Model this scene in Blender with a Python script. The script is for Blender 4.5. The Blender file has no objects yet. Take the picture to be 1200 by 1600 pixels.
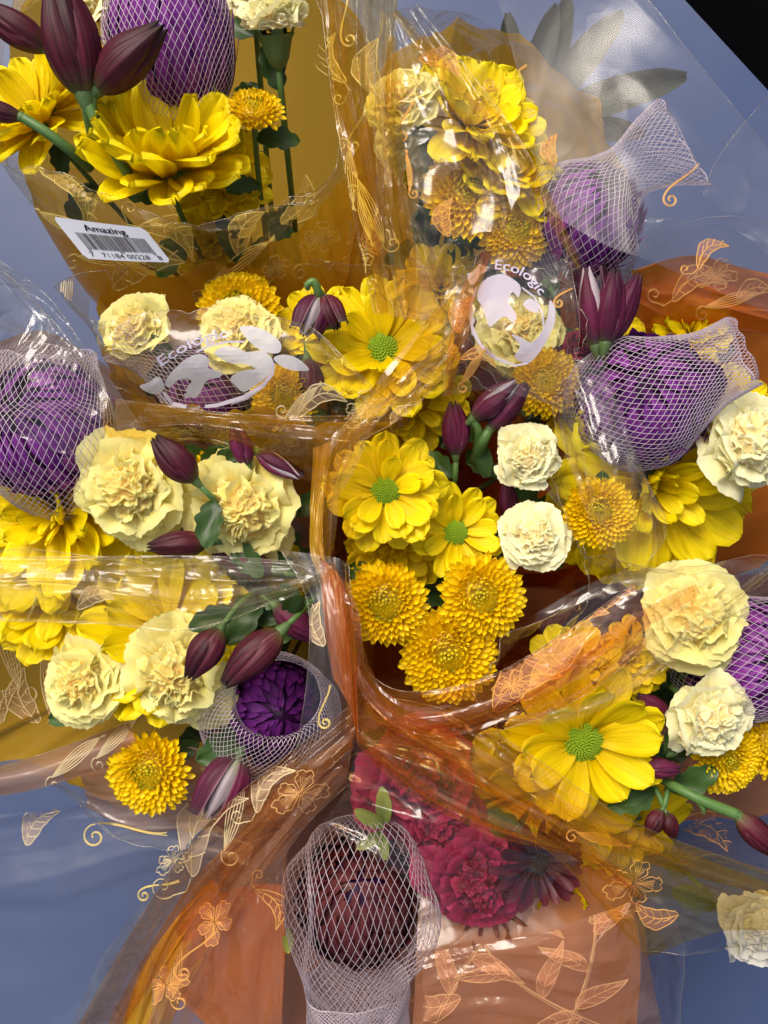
import bpy, bmesh, math, random
from mathutils import Vector, Matrix, noise, geometry
from mathutils.bvhtree import BVHTree
random.seed(7)
PI = math.pi
S = bpy.context.scene
COL = S.collection
# ------------------------------------------------------------------ camera, sky, sun, exposure
H = 0.60                                   # camera height above the plane of the flower heads (metres)
TANV = 0.33333 / H
cam = bpy.data.objects.new('camera', bpy.data.cameras.new('camera')); COL.objects.link(cam)
cam.location = (0, 0, H); cam.data.sensor_fit = 'VERTICAL'; cam.data.sensor_height = 24
cam.data.lens = 12 / TANV; cam.data.clip_start = 0.01; cam.data.clip_end = 50
S.camera = cam
W = bpy.data.worlds.new('World'); S.world = W; W.use_nodes = True
nt = W.node_tree; bg = nt.nodes['Background']
sky = nt.nodes.new('ShaderNodeTexSky'); sky.sky_type = 'NISHITA'; sky.sun_disc = False
SUN_EL, SUN_AZ = math.radians(52), math.radians(-28)      # azimuth from +Y towards +X
sky.sun_elevation = SUN_EL; sky.sun_rotation = SUN_AZ
sky.air_density = 1.0; sky.dust_density = 7.0; sky.ozone_density = 0.3
nt.links.new(sky.outputs[0], bg.inputs[0]); bg.inputs[1].default_value = 0.145
sl = bpy.data.lights.new('sun', 'SUN'); sl.energy = 1.85; sl.angle = math.radians(26); sl.color = (1, .95, .88)
sun = bpy.data.objects.new('sun', sl); COL.objects.link(sun)
sd = Vector((math.sin(SUN_AZ) * math.cos(SUN_EL), math.cos(SUN_AZ) * math.cos(SUN_EL), math.sin(SUN_EL)))
sun.rotation_euler = sd.to_track_quat('Z', 'Y').to_euler(); sun.location = sd * 3
S.view_settings.view_transform = 'Standard'; S.view_settings.look = 'None'
S.view_settings.exposure = 0.2; S.view_settings.gamma = 1
S.cycles.transparent_max_bounces = 40; S.cycles.max_bounces = 7
S.cycles.diffuse_bounces = 5; S.cycles.glossy_bounces = 2; S.cycles.transmission_bounces = 4
S.cycles.use_denoising = True
try: S.cycles.denoiser = 'OPENIMAGEDENOISE'
except Exception: pass
S.cycles.sample_clamp_indirect = 4

# ------------------------------------------------------------------ helpers
def K(z): return 2 * TANV * (H - z) / 1600.0
def at(px, py, z=0.0):
    k = K(z); return Vector(((px - 600) * k, (800 - py) * k, z))
CAM = Vector((0, 0, H))
def mesh(name, vs, fs, mat=None, uv=None, smooth=True):
    me = bpy.data.meshes.new(name); me.from_pydata([tuple(v) for v in vs], [], fs)
    if mat: me.materials.append(mat)
    if smooth and len(me.polygons): me.polygons.foreach_set('use_smooth', [True] * len(me.polygons))
    if uv:
        l = me.uv_layers.new(name='UVMap'); li = [0] * len(me.loops); me.loops.foreach_get('vertex_index', li)
        flat = []
        for i in li: flat += uv[i]
        l.data.foreach_set('uv', flat)
    me.update(); return me
def add(name, me, parent=None, mtx=None):
    o = bpy.data.objects.new(name, me); COL.objects.link(o)
    if parent: o.parent = parent
    if mtx is not None: o.matrix_basis = mtx
    return o
def tag(o, label=None, cat=None, group=None, kind=None):
    if label: o['label'] = label
    if cat: o['category'] = cat
    if group: o['group'] = group
    if kind: o['kind'] = kind
    return o
def grid_faces(nu, nv, closed=False):
    f = []
    for j in range(nv):
        for i in range(nu):
            a = j * (nu + (0 if closed else 1)) + i
            b = j * nu + (i + 1) % nu if closed else a + 1
            w = nu if closed else nu + 1
            f.append((a, b, b + w, a + w))
    return f
def tube(pts, rad, n=6):
    """verts, faces of a tube along pts with radii"""
    vs, fs = [], []
    pts = [Vector(p) for p in pts]; m = len(pts)
    up = Vector((0.3, 0.5, 0.8)).normalized(); prev = None
    for i, p in enumerate(pts):
        t = (pts[min(i + 1, m - 1)] - pts[max(i - 1, 0)]).normalized()
        a = (up if prev is None else prev); a = (a - t * a.dot(t))
        if a.length < 1e-5: a = t.orthogonal()
        a.normalize(); prev = a; b = t.cross(a)
        r = rad[i] if isinstance(rad, (list, tuple)) else rad
        for k in range(n):
            an = 2 * PI * k / n; vs.append(p + (a * math.cos(an) + b * math.sin(an)) * r)
    for i in range(m - 1):
        for k in range(n):
            fs.append((i * n + k, i * n + (k + 1) % n, (i + 1) * n + (k + 1) % n, (i + 1) * n + k))
    fs.append(tuple(range(n - 1, -1, -1))); fs.append(tuple((m - 1) * n + k for k in range(n)))
    return vs, fs
def catmull(P, n, closed=False):
    m = len(P); out = []
    segs = m if closed else m - 1
    for q in range(n if closed else n + 1):
        x = q / n * segs; i = min(int(x), segs - 1); t = x - i
        g = (lambda k: P[k % m]) if closed else (lambda k: P[max(0, min(m - 1, k))])
        a, b, c, d = g(i - 1), g(i), g(i + 1), g(i + 2)
        out.append(tuple(0.5 * (2 * b[k] + (c[k] - a[k]) * t + (2 * a[k] - 5 * b[k] + 4 * c[k] - d[k]) * t * t
                   + (3 * b[k] - a[k] - 3 * c[k] + d[k]) * t ** 3) for k in range(len(b))))
    return out
def smoothn(t): t = max(0, min(1, t)); return t * t * (3 - 2 * t)

# ------------------------------------------------------------------ materials
def newmat(name):
    m = bpy.data.materials.new(name); m.use_nodes = True; nt = m.node_tree; nt.nodes.clear()
    out = nt.nodes.new('ShaderNodeOutputMaterial'); return m, nt, out
def N(nt, t, **kw):
    n = nt.nodes.new(t)
    for k, v in kw.items(): setattr(n, k, v)
    return n
def ramp(nt, stops, fac=None):
    r = N(nt, 'ShaderNodeValToRGB'); e = r.color_ramp.elements
    while len(e) < len(stops): e.new(0.5)
    for el, (p, c) in zip(e, stops): el.position = p; el.color = (*c, 1)
    if fac is not None: nt.links.new(fac, r.inputs[0])
    return r
def petal_mat(name, stops, trans=0.3, rough=0.45, vein=0.25, vscale=(14, 1.2), spec=0.35, var=0.14, bump=0.25, tcol=None, blotch=0.0, edge=None, sss=0.0):
    m, nt, out = newmat(name); L = nt.links.new
    tc = N(nt, 'ShaderNodeTexCoord'); sp = N(nt, 'ShaderNodeSeparateXYZ'); L(tc.outputs['UV'], sp.inputs[0])
    oi = N(nt, 'ShaderNodeObjectInfo')
    r = ramp(nt, stops, sp.outputs[1])
    mp = N(nt, 'ShaderNodeMapping'); mp.inputs['Scale'].default_value = (vscale[0], vscale[1], 1); L(tc.outputs['UV'], mp.inputs[0])
    ad = N(nt, 'ShaderNodeVectorMath', operation='ADD'); L(mp.outputs[0], ad.inputs[0])
    cmb = N(nt, 'ShaderNodeCombineXYZ'); ml = N(nt, 'ShaderNodeMath', operation='MULTIPLY'); ml.inputs[1].default_value = 37
    L(oi.outputs['Random'], ml.inputs[0]); L(ml.outputs[0], cmb.inputs[2]); L(cmb.outputs[0], ad.inputs[1])
    ns = N(nt, 'ShaderNodeTexNoise'); ns.inputs['Scale'].default_value = 1; ns.inputs['Detail'].default_value = 4; L(ad.outputs[0], ns.inputs['Vector'])
    mr = N(nt, 'ShaderNodeMapRange'); mr.inputs[1].default_value = .3; mr.inputs[2].default_value = .7
    mr.inputs[3].default_value = 1 - vein; mr.inputs[4].default_value = 1 + vein * .5; L(ns.outputs[0], mr.inputs[0])
    mr2 = N(nt, 'ShaderNodeMapRange'); mr2.inputs[3].default_value = 1 - var; mr2.inputs[4].default_value = 1 + var * .5; L(oi.outputs['Random'], mr2.inputs[0])
    mm = N(nt, 'ShaderNodeMath', operation='MULTIPLY'); L(mr.outputs[0], mm.inputs[0]); L(mr2.outputs[0], mm.inputs[1])
    hs = N(nt, 'ShaderNodeHueSaturation'); L(r.outputs[0], hs.inputs['Color']); L(mm.outputs[0], hs.inputs['Value'])
    col = hs.outputs[0]
    if edge:
        su = N(nt, 'ShaderNodeMath', operation='SUBTRACT'); su.inputs[1].default_value = .5; L(sp.outputs[0], su.inputs[0])
        ab = N(nt, 'ShaderNodeMath', operation='ABSOLUTE'); L(su.outputs[0], ab.inputs[0])
        me_ = N(nt, 'ShaderNodeMapRange'); me_.inputs[1].default_value = .44; me_.inputs[2].default_value = .5; L(ab.outputs[0], me_.inputs[0])
        mz = N(nt, 'ShaderNodeMix', data_type='RGBA'); L(me_.outputs[0], mz.inputs[0]); L(col, mz.inputs[6]); mz.inputs[7].default_value = (*edge, 1); col = mz.outputs[2]
    if blotch:
        nb = N(nt, 'ShaderNodeTexNoise'); nb.inputs['Scale'].default_value = 90; nb.inputs['Detail'].default_value = 5; L(tc.outputs['Object'], nb.inputs['Vector'])
        nb.inputs['Scale'].default_value = 3
        rr = ramp(nt, [(0.45, (1, 1, 1)), (0.75, (1 - blotch,) * 3)], nb.outputs[0])
        mx = N(nt, 'ShaderNodeMix', data_type='RGBA', blend_type='MULTIPLY'); mx.inputs[0].default_value = 1
        L(col, mx.inputs[6]); L(rr.outputs[0], mx.inputs[7]); col = mx.outputs[2]
    bp = N(nt, 'ShaderNodeBump'); bp.inputs['Strength'].default_value = bump; bp.inputs['Distance'].default_value = 0.0006; L(ns.outputs[0], bp.inputs['Height'])
    pr = N(nt, 'ShaderNodeBsdfPrincipled'); pr.inputs['Roughness'].default_value = rough; pr.inputs['Specular IOR Level'].default_value = spec
    if sss: pr.inputs['Subsurface Weight'].default_value = sss; pr.inputs['Subsurface Radius'].default_value = (1, .8, .45); pr.inputs['Subsurface Scale'].default_value = .003
    L(col, pr.inputs['Base Color']); L(bp.outputs[0], pr.inputs['Normal'])
    tr = N(nt, 'ShaderNodeBsdfTranslucent'); L(col, tr.inputs[0])
    mx = N(nt, 'ShaderNodeMixShader'); mx.inputs[0].default_value = trans
    L(pr.outputs[0], mx.inputs[1]); L(tr.outputs[0], mx.inputs[2]); L(mx.outputs[0], out.inputs[0])
    return m
def simple(name, col, rough=.5, spec=.4, noise_amt=.2, nscale=60, bump=.2, dist=.001, col2=None, metallic=0, stretch=None):
    m, nt, out = newmat(name); L = nt.links.new
    tc = N(nt, 'ShaderNodeTexCoord'); ns = N(nt, 'ShaderNodeTexNoise'); ns.inputs['Scale'].default_value = nscale; ns.inputs['Detail'].default_value = 6
    if stretch:
        mp = N(nt, 'ShaderNodeMapping'); mp.inputs['Scale'].default_value = stretch; L(tc.outputs['Object'], mp.inputs[0]); L(mp.outputs[0], ns.inputs['Vector'])
    else: L(tc.outputs['Object'], ns.inputs['Vector'])
    c2 = col2 or tuple(c * (1 - noise_amt) for c in col)
    r = ramp(nt, [(.35, col), (.68, c2)], ns.outputs[0])
    bp = N(nt, 'ShaderNodeBump'); bp.inputs['Strength'].default_value = bump; bp.inputs['Distance'].default_value = dist; L(ns.outputs[0], bp.inputs['Height'])
    pr = N(nt, 'ShaderNodeBsdfPrincipled'); pr.inputs['Roughness'].default_value = rough; pr.inputs['Specular IOR Level'].default_value = spec; pr.inputs['Metallic'].default_value = metallic
    L(r.outputs[0], pr.inputs['Base Color']); L(bp.outputs[0], pr.inputs['Normal']); L(pr.outputs[0], out.inputs[0]); return m
def film_mat(name, tint=(.97, .96, .93), body=0.05, bodycol=(.8, .8, .8), rough=.12, gl=0.045, glmax=.42, bump=.6, bscale=(16, 16, 16), bdist=.006, trans_body=.5, crinkle=1.6):
    """thin plastic film: see-through, tinted, glossy, a little milky"""
    m, nt, out = newmat(name); L = nt.links.new
    tc = N(nt, 'ShaderNodeTexCoord'); mp = N(nt, 'ShaderNodeMapping'); mp.inputs['Scale'].default_value = bscale; L(tc.outputs['Object'], mp.inputs[0])
    ns = N(nt, 'ShaderNodeTexNoise'); ns.inputs['Scale'].default_value = 1; ns.inputs['Detail'].default_value = 3; ns.inputs['Distortion'].default_value = .8; L(mp.outputs[0], ns.inputs['Vector'])
    ab = N(nt, 'ShaderNodeMath', operation='SUBTRACT'); ab.inputs[1].default_value = .5; L(ns.outputs[0], ab.inputs[0])
    ab2 = N(nt, 'ShaderNodeMath', operation='ABSOLUTE'); L(ab.outputs[0], ab2.inputs[0])
    pw = N(nt, 'ShaderNodeMath', operation='POWER'); pw.inputs[1].default_value = .6; L(ab2.outputs[0], pw.inputs[0])
    va = N(nt, 'ShaderNodeVectorMath', operation='MULTIPLY_ADD'); va.inputs[1].default_value = (.6, .6, .6); L(ns.outputs[1], va.inputs[0]); L(mp.outputs[0], va.inputs[2])
    vo = N(nt, 'ShaderNodeTexVoronoi'); vo.inputs['Scale'].default_value = 1.9; L(va.outputs[0], vo.inputs['Vector'])
    vs_ = N(nt, 'ShaderNodeMath', operation='MULTIPLY_ADD'); vs_.inputs[1].default_value = crinkle; L(vo.outputs['Distance'], vs_.inputs[0]); L(pw.outputs[0], vs_.inputs[2])
    bp = N(nt, 'ShaderNodeBump'); bp.inputs['Strength'].default_value = bump; bp.inputs['Distance'].default_value = bdist; L(vs_.outputs[0], bp.inputs['Height'])
    lw = N(nt, 'ShaderNodeLayerWeight'); lw.inputs[0].default_value = .5; L(bp.outputs[0], lw.inputs['Normal'])
    p2 = N(nt, 'ShaderNodeMath', operation='POWER'); p2.inputs[1].default_value = 3.6; L(lw.outputs['Facing'], p2.inputs[0])
    mr = N(nt, 'ShaderNodeMapRange'); mr.inputs[3].default_value = gl; mr.inputs[4].default_value = glmax; L(p2.outputs[0], mr.inputs[0])
    gs = N(nt, 'ShaderNodeBsdfGlossy'); gs.inputs['Roughness'].default_value = rough; L(bp.outputs[0], gs.inputs['Normal'])
    tp = N(nt, 'ShaderNodeBsdfTransparent'); tp.inputs[0].default_value = (*tint, 1)
    df = N(nt, 'ShaderNodeBsdfDiffuse'); df.inputs[0].default_value = (*bodycol, 1)
    tl = N(nt, 'ShaderNodeBsdfTranslucent'); tl.inputs[0].default_value = (*bodycol, 1)
    b1 = N(nt, 'ShaderNodeMixShader'); b1.inputs[0].default_value = trans_body; L(df.outputs[0], b1.inputs[1]); L(tl.outputs[0], b1.inputs[2])
    b2 = N(nt, 'ShaderNodeMixShader'); b2.inputs[0].default_value = body; L(tp.outputs[0], b2.inputs[1]); L(b1.outputs[0], b2.inputs[2])
    b3 = N(nt, 'ShaderNodeMixShader'); L(mr.outputs[0], b3.inputs[0]); L(b2.outputs[0], b3.inputs[1]); L(gs.outputs[0], b3.inputs[2])
    L(b3.outputs[0], out.inputs[0]); return m
Y = (.93, .66, .006)
M_yellow = petal_mat('yellow_petal', [(0, (.66, .46, .0)), (.25, (.90, .66, .001)), (.7, (.96, .76, .002)), (1, (.96, .78, .006))], trans=.32, spec=.18, vein=.17, bump=.6)
M_button = petal_mat('button_petal', [(0, (.74, .48, .0)), (.5, (.94, .66, .002)), (1, (.96, .76, .008))], trans=.25, vein=.15)
M_bgreen = petal_mat('button_heart_petal', [(0, (.25, .28, .01)), (.6, (.55, .50, .01)), (1, (.8, .6, .01))], trans=.2)
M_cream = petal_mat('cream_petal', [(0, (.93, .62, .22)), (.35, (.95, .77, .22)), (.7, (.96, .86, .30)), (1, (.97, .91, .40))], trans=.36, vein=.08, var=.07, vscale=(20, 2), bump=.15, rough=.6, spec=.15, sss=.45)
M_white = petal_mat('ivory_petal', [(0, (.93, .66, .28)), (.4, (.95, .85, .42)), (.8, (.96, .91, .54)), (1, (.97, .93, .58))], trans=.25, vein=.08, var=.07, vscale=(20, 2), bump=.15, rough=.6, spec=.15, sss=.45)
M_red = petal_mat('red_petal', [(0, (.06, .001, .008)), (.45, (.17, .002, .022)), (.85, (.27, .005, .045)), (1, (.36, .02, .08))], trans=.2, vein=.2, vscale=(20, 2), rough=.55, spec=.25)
M_pink = petal_mat('pink_petal', [(0, (.3, .05, .1)), (.6, (.45, .10, .18)), (1, (.6, .3, .35))], trans=.3)
M_purple = petal_mat('purple_petal', [(0, (.04, .006, .09)), (.45, (.15, .014, .22)), (.85, (.27, .04, .34)), (1, (.42, .12, .48))], trans=.1, vein=.35, rough=.5, spec=.25)
M_purpledark = petal_mat('deep_purple_petal', [(0, (.03, .003, .04)), (.6, (.085, .008, .12)), (1, (.17, .02, .22))], trans=.2, vein=.3, rough=.5, spec=.25)
M_maroon = petal_mat('maroon_bud_petal', [(0, (.10, .14, .03)), (.10, (.11, .05, .03)), (.22, (.10, .012, .024)), (.8, (.062, .006, .016)), (1, (.03, .02, .012))], trans=.08, vein=.5, vscale=(22, 1.0), rough=.45, spec=.25, bump=.9, var=.4, edge=(.22, .09, .11), blotch=.5)
M_plum = petal_mat('plum_bud_petal', [(0, (.12, .17, .05)), (.12, (.12, .04, .06)), (.25, (.15, .018, .06)), (.85, (.12, .012, .05)), (1, (.05, .03, .03))], trans=.12, vein=.5, vscale=(22, 1.0), rough=.45, spec=.25, bump=.9, var=.4, edge=(.32, .16, .2), blotch=.4)
M_budwhite = petal_mat('white_streaked_petal', [(0, (.3, .35, .15)), (.3, (.42, .36, .38)), (1, (.5, .42, .48))], trans=.2, vein=.4)
M_darkdaisy = petal_mat('maroon_tipped_petal', [(0, (.03, .003, .01)), (.6, (.07, .005, .015)), (1, (.12, .01, .02))], trans=.15, vein=.3)
M_brownpet = petal_mat('bronze_petal', [(0, (.4, .2, .02)), (.6, (.25, .08, .03)), (1, (.15, .03, .03))], trans=.15, vein=.3)
M_green = simple('stem_green', (.06, .14, .03), .45, .4, nscale=40, col2=(.10, .19, .05), bump=.2)
M_calyx = simple('calyx_green', (.04, .10, .02), .4, .45, nscale=120, col2=(.12, .18, .06), bump=.3)
M_centre = simple('disc_green', (.13, .25, .004), .55, .3, nscale=200, col2=(.28, .40, .01), bump=.1)
M_centredark = simple('disc_dark', (.02, .01, .01), .5, .4, nscale=200)
M_leaf = petal_mat('leaf_green', [(0, (.03, .07, .015)), (1, (.05, .11, .02))], trans=.2, vein=.3, rough=.4)
M_limeleaf = petal_mat('lime_leaf', [(0, (.15, .25, .03)), (1, (.4, .48, .10))], trans=.3, vein=.2)
M_reflleaf = petal_mat('reflection_leaf', [(0, (.04, .05, .035)), (1, (.085, .09, .065))], trans=.2, vein=.3, rough=.8, spec=.1)  # dull tone imitates flowers faintly reflected in the film
def net_mat():
    m, nt, out = newmat('net_plastic'); pr = N(nt, 'ShaderNodeBsdfPrincipled'); pr.inputs['Base Color'].default_value = (.55, .47, .52, 1)
    pr.inputs['Roughness'].default_value = .35; tl = N(nt, 'ShaderNodeBsdfTranslucent'); tl.inputs[0].default_value = (.6, .52, .56, 1)
    mx = N(nt, 'ShaderNodeMixShader'); mx.inputs[0].default_value = .3; nt.links.new(pr.outputs[0], mx.inputs[1]); nt.links.new(tl.outputs[0], mx.inputs[2]); nt.links.new(mx.outputs[0], out.inputs[0]); return m
M_net = net_mat()
F_clear = film_mat('clear_film', (.985, .985, .98), .018, (.8, .8, .85))
F_warm = film_mat('warm_clear_film', (.975, .95, .88), .04, (.8, .66, .42))
F_milky = film_mat('milky_film', (.93, .93, .95), .07, (.45, .47, .55), bscale=(10, 10, 10), bump=.12, crinkle=.3, rough=.32, glmax=.3)
F_amber = film_mat('amber_film', (.85, .58, .12), .66, (.80, .47, .03), rough=.2, gl=.05, glmax=.5, bscale=(9, 9, 9), bump=.35)
F_orange = film_mat('orange_film', (.88, .42, .12), .8, (.68, .19, .015), rough=.22, gl=.05, glmax=.5, bscale=(9, 9, 9), bump=.35)
F_brown = film_mat('brown_film', (.8, .5, .32), .66, (.68, .30, .14), rough=.22, gl=.06, glmax=.5, bscale=(9, 9, 9), bump=.35)
F_peach = film_mat('peach_film', (.9, .72, .58), .6, (.55, .34, .22), rough=.22, gl=.06, glmax=.5, bscale=(9, 9, 9), bump=.35)
F_sheeramber = film_mat('sheer_amber_film', (.97, .86, .52), .10, (.75, .42, .03))
F_sheerorange = film_mat('sheer_orange_film', (.96, .76, .55), .12, (.72, .28, .06))
F_sheerpeach = film_mat('sheer_peach_film', (.94, .84, .74), .22, (.62, .34, .2))
M_dusty = petal_mat('dusty_wine_petal', [(0, (.03, .006, .01)), (.5, (.07, .012, .02)), (1, (.17, .04, .04))], trans=.1, vein=.4)
F_edge = film_mat('film_edge', (.9, .88, .8), .12, (.85, .75, .5), gl=.12, glmax=.6, rough=.2)
def ink(name, col, a=1.0, trans=.3):
    m, nt, out = newmat(name); d = N(nt, 'ShaderNodeBsdfDiffuse'); d.inputs[0].default_value = (*col, 1)
    t = N(nt, 'ShaderNodeBsdfTranslucent'); t.inputs[0].default_value = (*col, 1); mx = N(nt, 'ShaderNodeMixShader'); mx.inputs[0].default_value = trans
    nt.links.new(d.outputs[0], mx.inputs[1]); nt.links.new(t.outputs[0], mx.inputs[2]); tp = N(nt, 'ShaderNodeBsdfTransparent'); m2 = N(nt, 'ShaderNodeMixShader'); m2.inputs[0].default_value = a
    nt.links.new(tp.outputs[0], m2.inputs[1]); nt.links.new(mx.outputs[0], m2.inputs[2]); nt.links.new(m2.outputs[0], out.inputs[0]); return m
I_gold = ink('gold_ink', (.85, .68, .22), .72)
I_cream = ink('cream_ink', (.88, .76, .45), .7)
I_orange = ink('orange_ink', (.85, .48, .14), .7)
I_pink = ink('salmon_ink', (.82, .50, .24), .45)
I_goldfill = ink('gold_ink_fill', (.70, .50, .12), .45)
I_pinkfill = ink('salmon_ink_fill', (.78, .36, .2), .32)
I_creamfill = ink('cream_ink_fill', (.78, .58, .38), .38)
I_white = ink('white_ink', (.62, .62, .66), .92)
I_lilac = ink('lilac_ink', (.66, .62, .74), .85)
I_black = ink('black_ink', (.01, .01, .012), 1, 0)
I_label = ink('sticker_paper', (.68, .69, .74), 1, .05)

# ------------------------------------------------------------------ setting
def disp_plane(name, x0, y0, x1, y1, z, n, amp, sc, mat):
    vs, uv = [], []
    for j in range(n + 1):
        for i in range(n + 1):
            x = x0 + (x1 - x0) * i / n; y = y0 + (y1 - y0) * j / n
            vs.append((x, y, z + amp * (noise.fractal(Vector((x * sc, y * sc, 3)), 1, 2, 3)))); uv.append((i / n, j / n))
    return tag(add(name, mesh(name, vs, grid_faces(n, n), mat, uv)), kind='structure')
M_floor = simple('black_floor', (.002, .002, .0025), 1, 0, nscale=8)
M_cloth = simple('blue_plastic', (.045, .07, .16), .42, .3, nscale=6, col2=(.065, .09, .17), bump=.3, dist=.004)
ZT = -0.36
disp_plane('floor', -6, -6, 6, 6, -1.15, 8, 0, 1, M_floor)
# table top: a slab whose upper right corner ends inside the picture
def tabletop():
    poly = [at(1030, -60, ZT), at(1290, 223, ZT), at(1290, 2100, ZT), at(-700, 2100, ZT), at(-700, -60 - 500, ZT), at(1000, -560, ZT)]
    poly = [Vector((p.x, p.y, 0)) for p in poly]
    bm = bmesh.new(); top = [bm.verts.new((p.x, p.y, ZT)) for p in poly]; f = bm.faces.new(top)
    r = bmesh.ops.extrude_face_region(bm, geom=[f]); bmesh.ops.translate(bm, verts=[v for v in r['geom'] if isinstance(v, bmesh.types.BMVert)], vec=(0, 0, -.04))
    bmesh.ops.recalc_face_normals(bm, faces=bm.faces); bmesh.ops.bevel(bm, geom=list(bm.edges), offset=.012, segments=4, affect='EDGES')
    me = bpy.data.meshes.new('tabletop'); bm.to_mesh(me); me.materials.append(M_cloth); bm.free()
    tag(add('tabletop', me), kind='structure')
tabletop()

# ------------------------------------------------------------------ petals
def petal(name, mat, L=1, Wd=.4, nu=5, nv=9, bend=.3, cup=.2, ridge=.04, base=.3, peak=.62, tip=2.4, wob=.02, seed=0, side=0.0):
    vs, uv = [], []; x = z = 0; pv = 0
    rnd = random.Random(seed); ph = rnd.uniform(0, 9)
    cx = [(0, 0)]
    for q in range(1, 41):
        v = q / 40; a = bend * (v - .0) ** 1.2; cx.append((cx[-1][0] + math.cos(a) / 40, cx[-1][1] + math.sin(a) / 40))
    for j in range(nv + 1):
        v = j / nv; v = v if j < nv else .996
        w = Wd / 2 * (base + (1 - base) * math.sin(PI / 2 * min(v / peak, 1)))
        if v > peak: w *= max(.06, 1 - ((v - peak) / (1 - peak)) ** tip) ** .55
        fx, fz = cx[int(v * 40)]
        a = bend * v ** 1.2
        for i in range(nu + 1):
            u = i / nu; s = 2 * u - 1
            h = cup * Wd * (s * s - .3) * (1 - .4 * v) + ridge * Wd * math.cos(3 * PI * s) * (.4 + v) + wob * math.sin(ph + 5 * v + 2 * s)
            vs.append(((fx - h * math.sin(a)) * L - .015 * (abs(s)) * L * (v > .9), s * w + side * v * v, (fz + h * math.cos(a)) * L)); uv.append((u, v))
    return mesh(name, vs, grid_faces(nu, nv), mat, uv)
def variants(f, n): return [f(k) for k in range(n)]
P_daisy = variants(lambda k: petal('daisy_petal', M_yellow, 1, .45 + .035 * (k % 3), 6, 10, -.45 + .17 * k, .19, .06, .3, .60, 2.5, .03, k, (-1) ** k * .05), 6)
P_daisydark = variants(lambda k: petal('tipped_petal', M_darkdaisy, 1, .24, 4, 8, -.1 + .3 * k, .2, .05, .35, .7, 2.2, .02, k), 3)
P_bronze = variants(lambda k: petal('bronze_petal', M_brownpet, 1, .22, 4, 8, -.2 + .2 * k, .2, .05, .35, .7, 2.2, .02, k), 3)
P_button = variants(lambda k: petal('button_petal', M_button, 1, .62, 4, 5, .9 - .25 * k, .42, .0, .55, .6, 2.4, .0, k), 4)
P_heart = variants(lambda k: petal('heart_petal', M_bgreen, 1, .5, 3, 4, 1.0, .4, .0, .6, .6, 2.4, .0, k), 2)
P_purple = variants(lambda k: petal('purple_petal', M_purple, 1, .25 + .04 * k, 4, 8, 1.1 - .15 * k, .28, .05, .5, .6, 2.6, .01, k), 4)
P_purpled = variants(lambda k: petal('deep_purple_petal', M_purpledark, 1, .34, 4, 7, .8 - .2 * k, .35, .05, .5, .6, 2.6, .01, k), 3)

def fan_petal(name, mat, seed, nu=26, nv=13, half=1.0, amp=.16, freq=5, curl=-.5, jag=.045, sq=1.0):
    """ruffled, fringed carnation petal along +X"""
    rnd = random.Random(seed); p1, p2, p3 = [rnd.uniform(0, 6.3) for _ in range(3)]
    vs, uv = [], []; n = 30; arc = [(0, 0)]
    for q in range(n):
        v = (q + 1) / n; a = curl * v ** 2.2; arc.append((arc[-1][0] + math.cos(a) / n, arc[-1][1] + math.sin(a) / n))
    for j in range(nv + 1):
        v = j / nv
        for i in range(nu + 1):
            s = 2 * i / nu - 1; ang = s * half * (.45 + .55 * smoothn(v * 1.5))
            e = 1 - .16 * abs(s) ** 3 + .05 * math.sin(3 * s + p1) + v ** 6 * jag * (math.sin(19 * s + p2) * .6 + ((i % 2) - .5) * 1.1 + math.sin(31 * s + p3) * .4)
            fx, fz = arc[min(n, int(v * n))]
            r = fx * e
            ru = amp * v ** 1.7 * (math.sin(freq * s + p1) + .55 * math.sin(freq * 2.1 * s + p2 + 2 * v) + .3 * math.sin(freq * 3.7 * s + p3))
            ru2 = amp * .55 * v ** 2 * math.cos(freq * 1.3 * s + p3)
            vs.append((r * math.cos(ang) + ru2 * .6, r * math.sin(ang) * sq + ru2 * .5, fz * e + ru)); uv.append(((s + 1) / 2, v))
    return mesh(name, vs, grid_faces(nu, nv), mat, uv)
def heart(mat, seed, R=.66, nu=120, nv=46, fr=2.2):
    """the crumpled, folded heart of a double flower: one dome whose surface runs in sinuous petal edges"""
    vs, uv = [], []; o = Vector((seed * 3.7, seed * 1.3, seed))
    for j in range(nv + 1):
        th = 1.75 * (j / nv) + .004
        for i in range(nu):
            a = 2 * PI * i / nu; dn = Vector((math.sin(th) * math.cos(a), math.sin(th) * math.sin(a), math.cos(th)))
            w = Vector((noise.noise(dn * 2.2 + o), noise.noise(dn * 2.2 + o * 2), noise.noise(dn * 2.2 - o))) * .75
            q = dn * fr + w + o; n1 = noise.noise(q); n2 = noise.noise(q * 2.1 + o)
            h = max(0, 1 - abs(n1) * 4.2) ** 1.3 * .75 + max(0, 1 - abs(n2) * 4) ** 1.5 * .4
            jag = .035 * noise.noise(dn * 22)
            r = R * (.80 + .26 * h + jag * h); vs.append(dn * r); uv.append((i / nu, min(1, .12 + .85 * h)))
    return mesh('ruffled_heart', vs, grid_faces(nu, nv, True), mat, uv)
def carn_set(mat, nm):
    return dict(heart=[heart(mat, k + 1) for k in range(4)], outer=[fan_petal(nm, mat, k, half=.95, amp=.085, freq=2.6, curl=-.45, jag=.018) for k in range(4)],
                mid=[fan_petal(nm, mat, 10 + k, half=.95, amp=.15, freq=3.1, curl=-.9, jag=.022) for k in range(4)],
                inner=[fan_petal(nm, mat, 20 + k, half=.9, amp=.23, freq=4.6, curl=-1.0 + .3 * k, jag=.03) for k in range(4)],
                core=[fan_petal(nm, mat, 30 + k, half=.8, amp=.25, freq=5.5, curl=-.3 + .3 * k, jag=.04) for k in range(4)])
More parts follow.
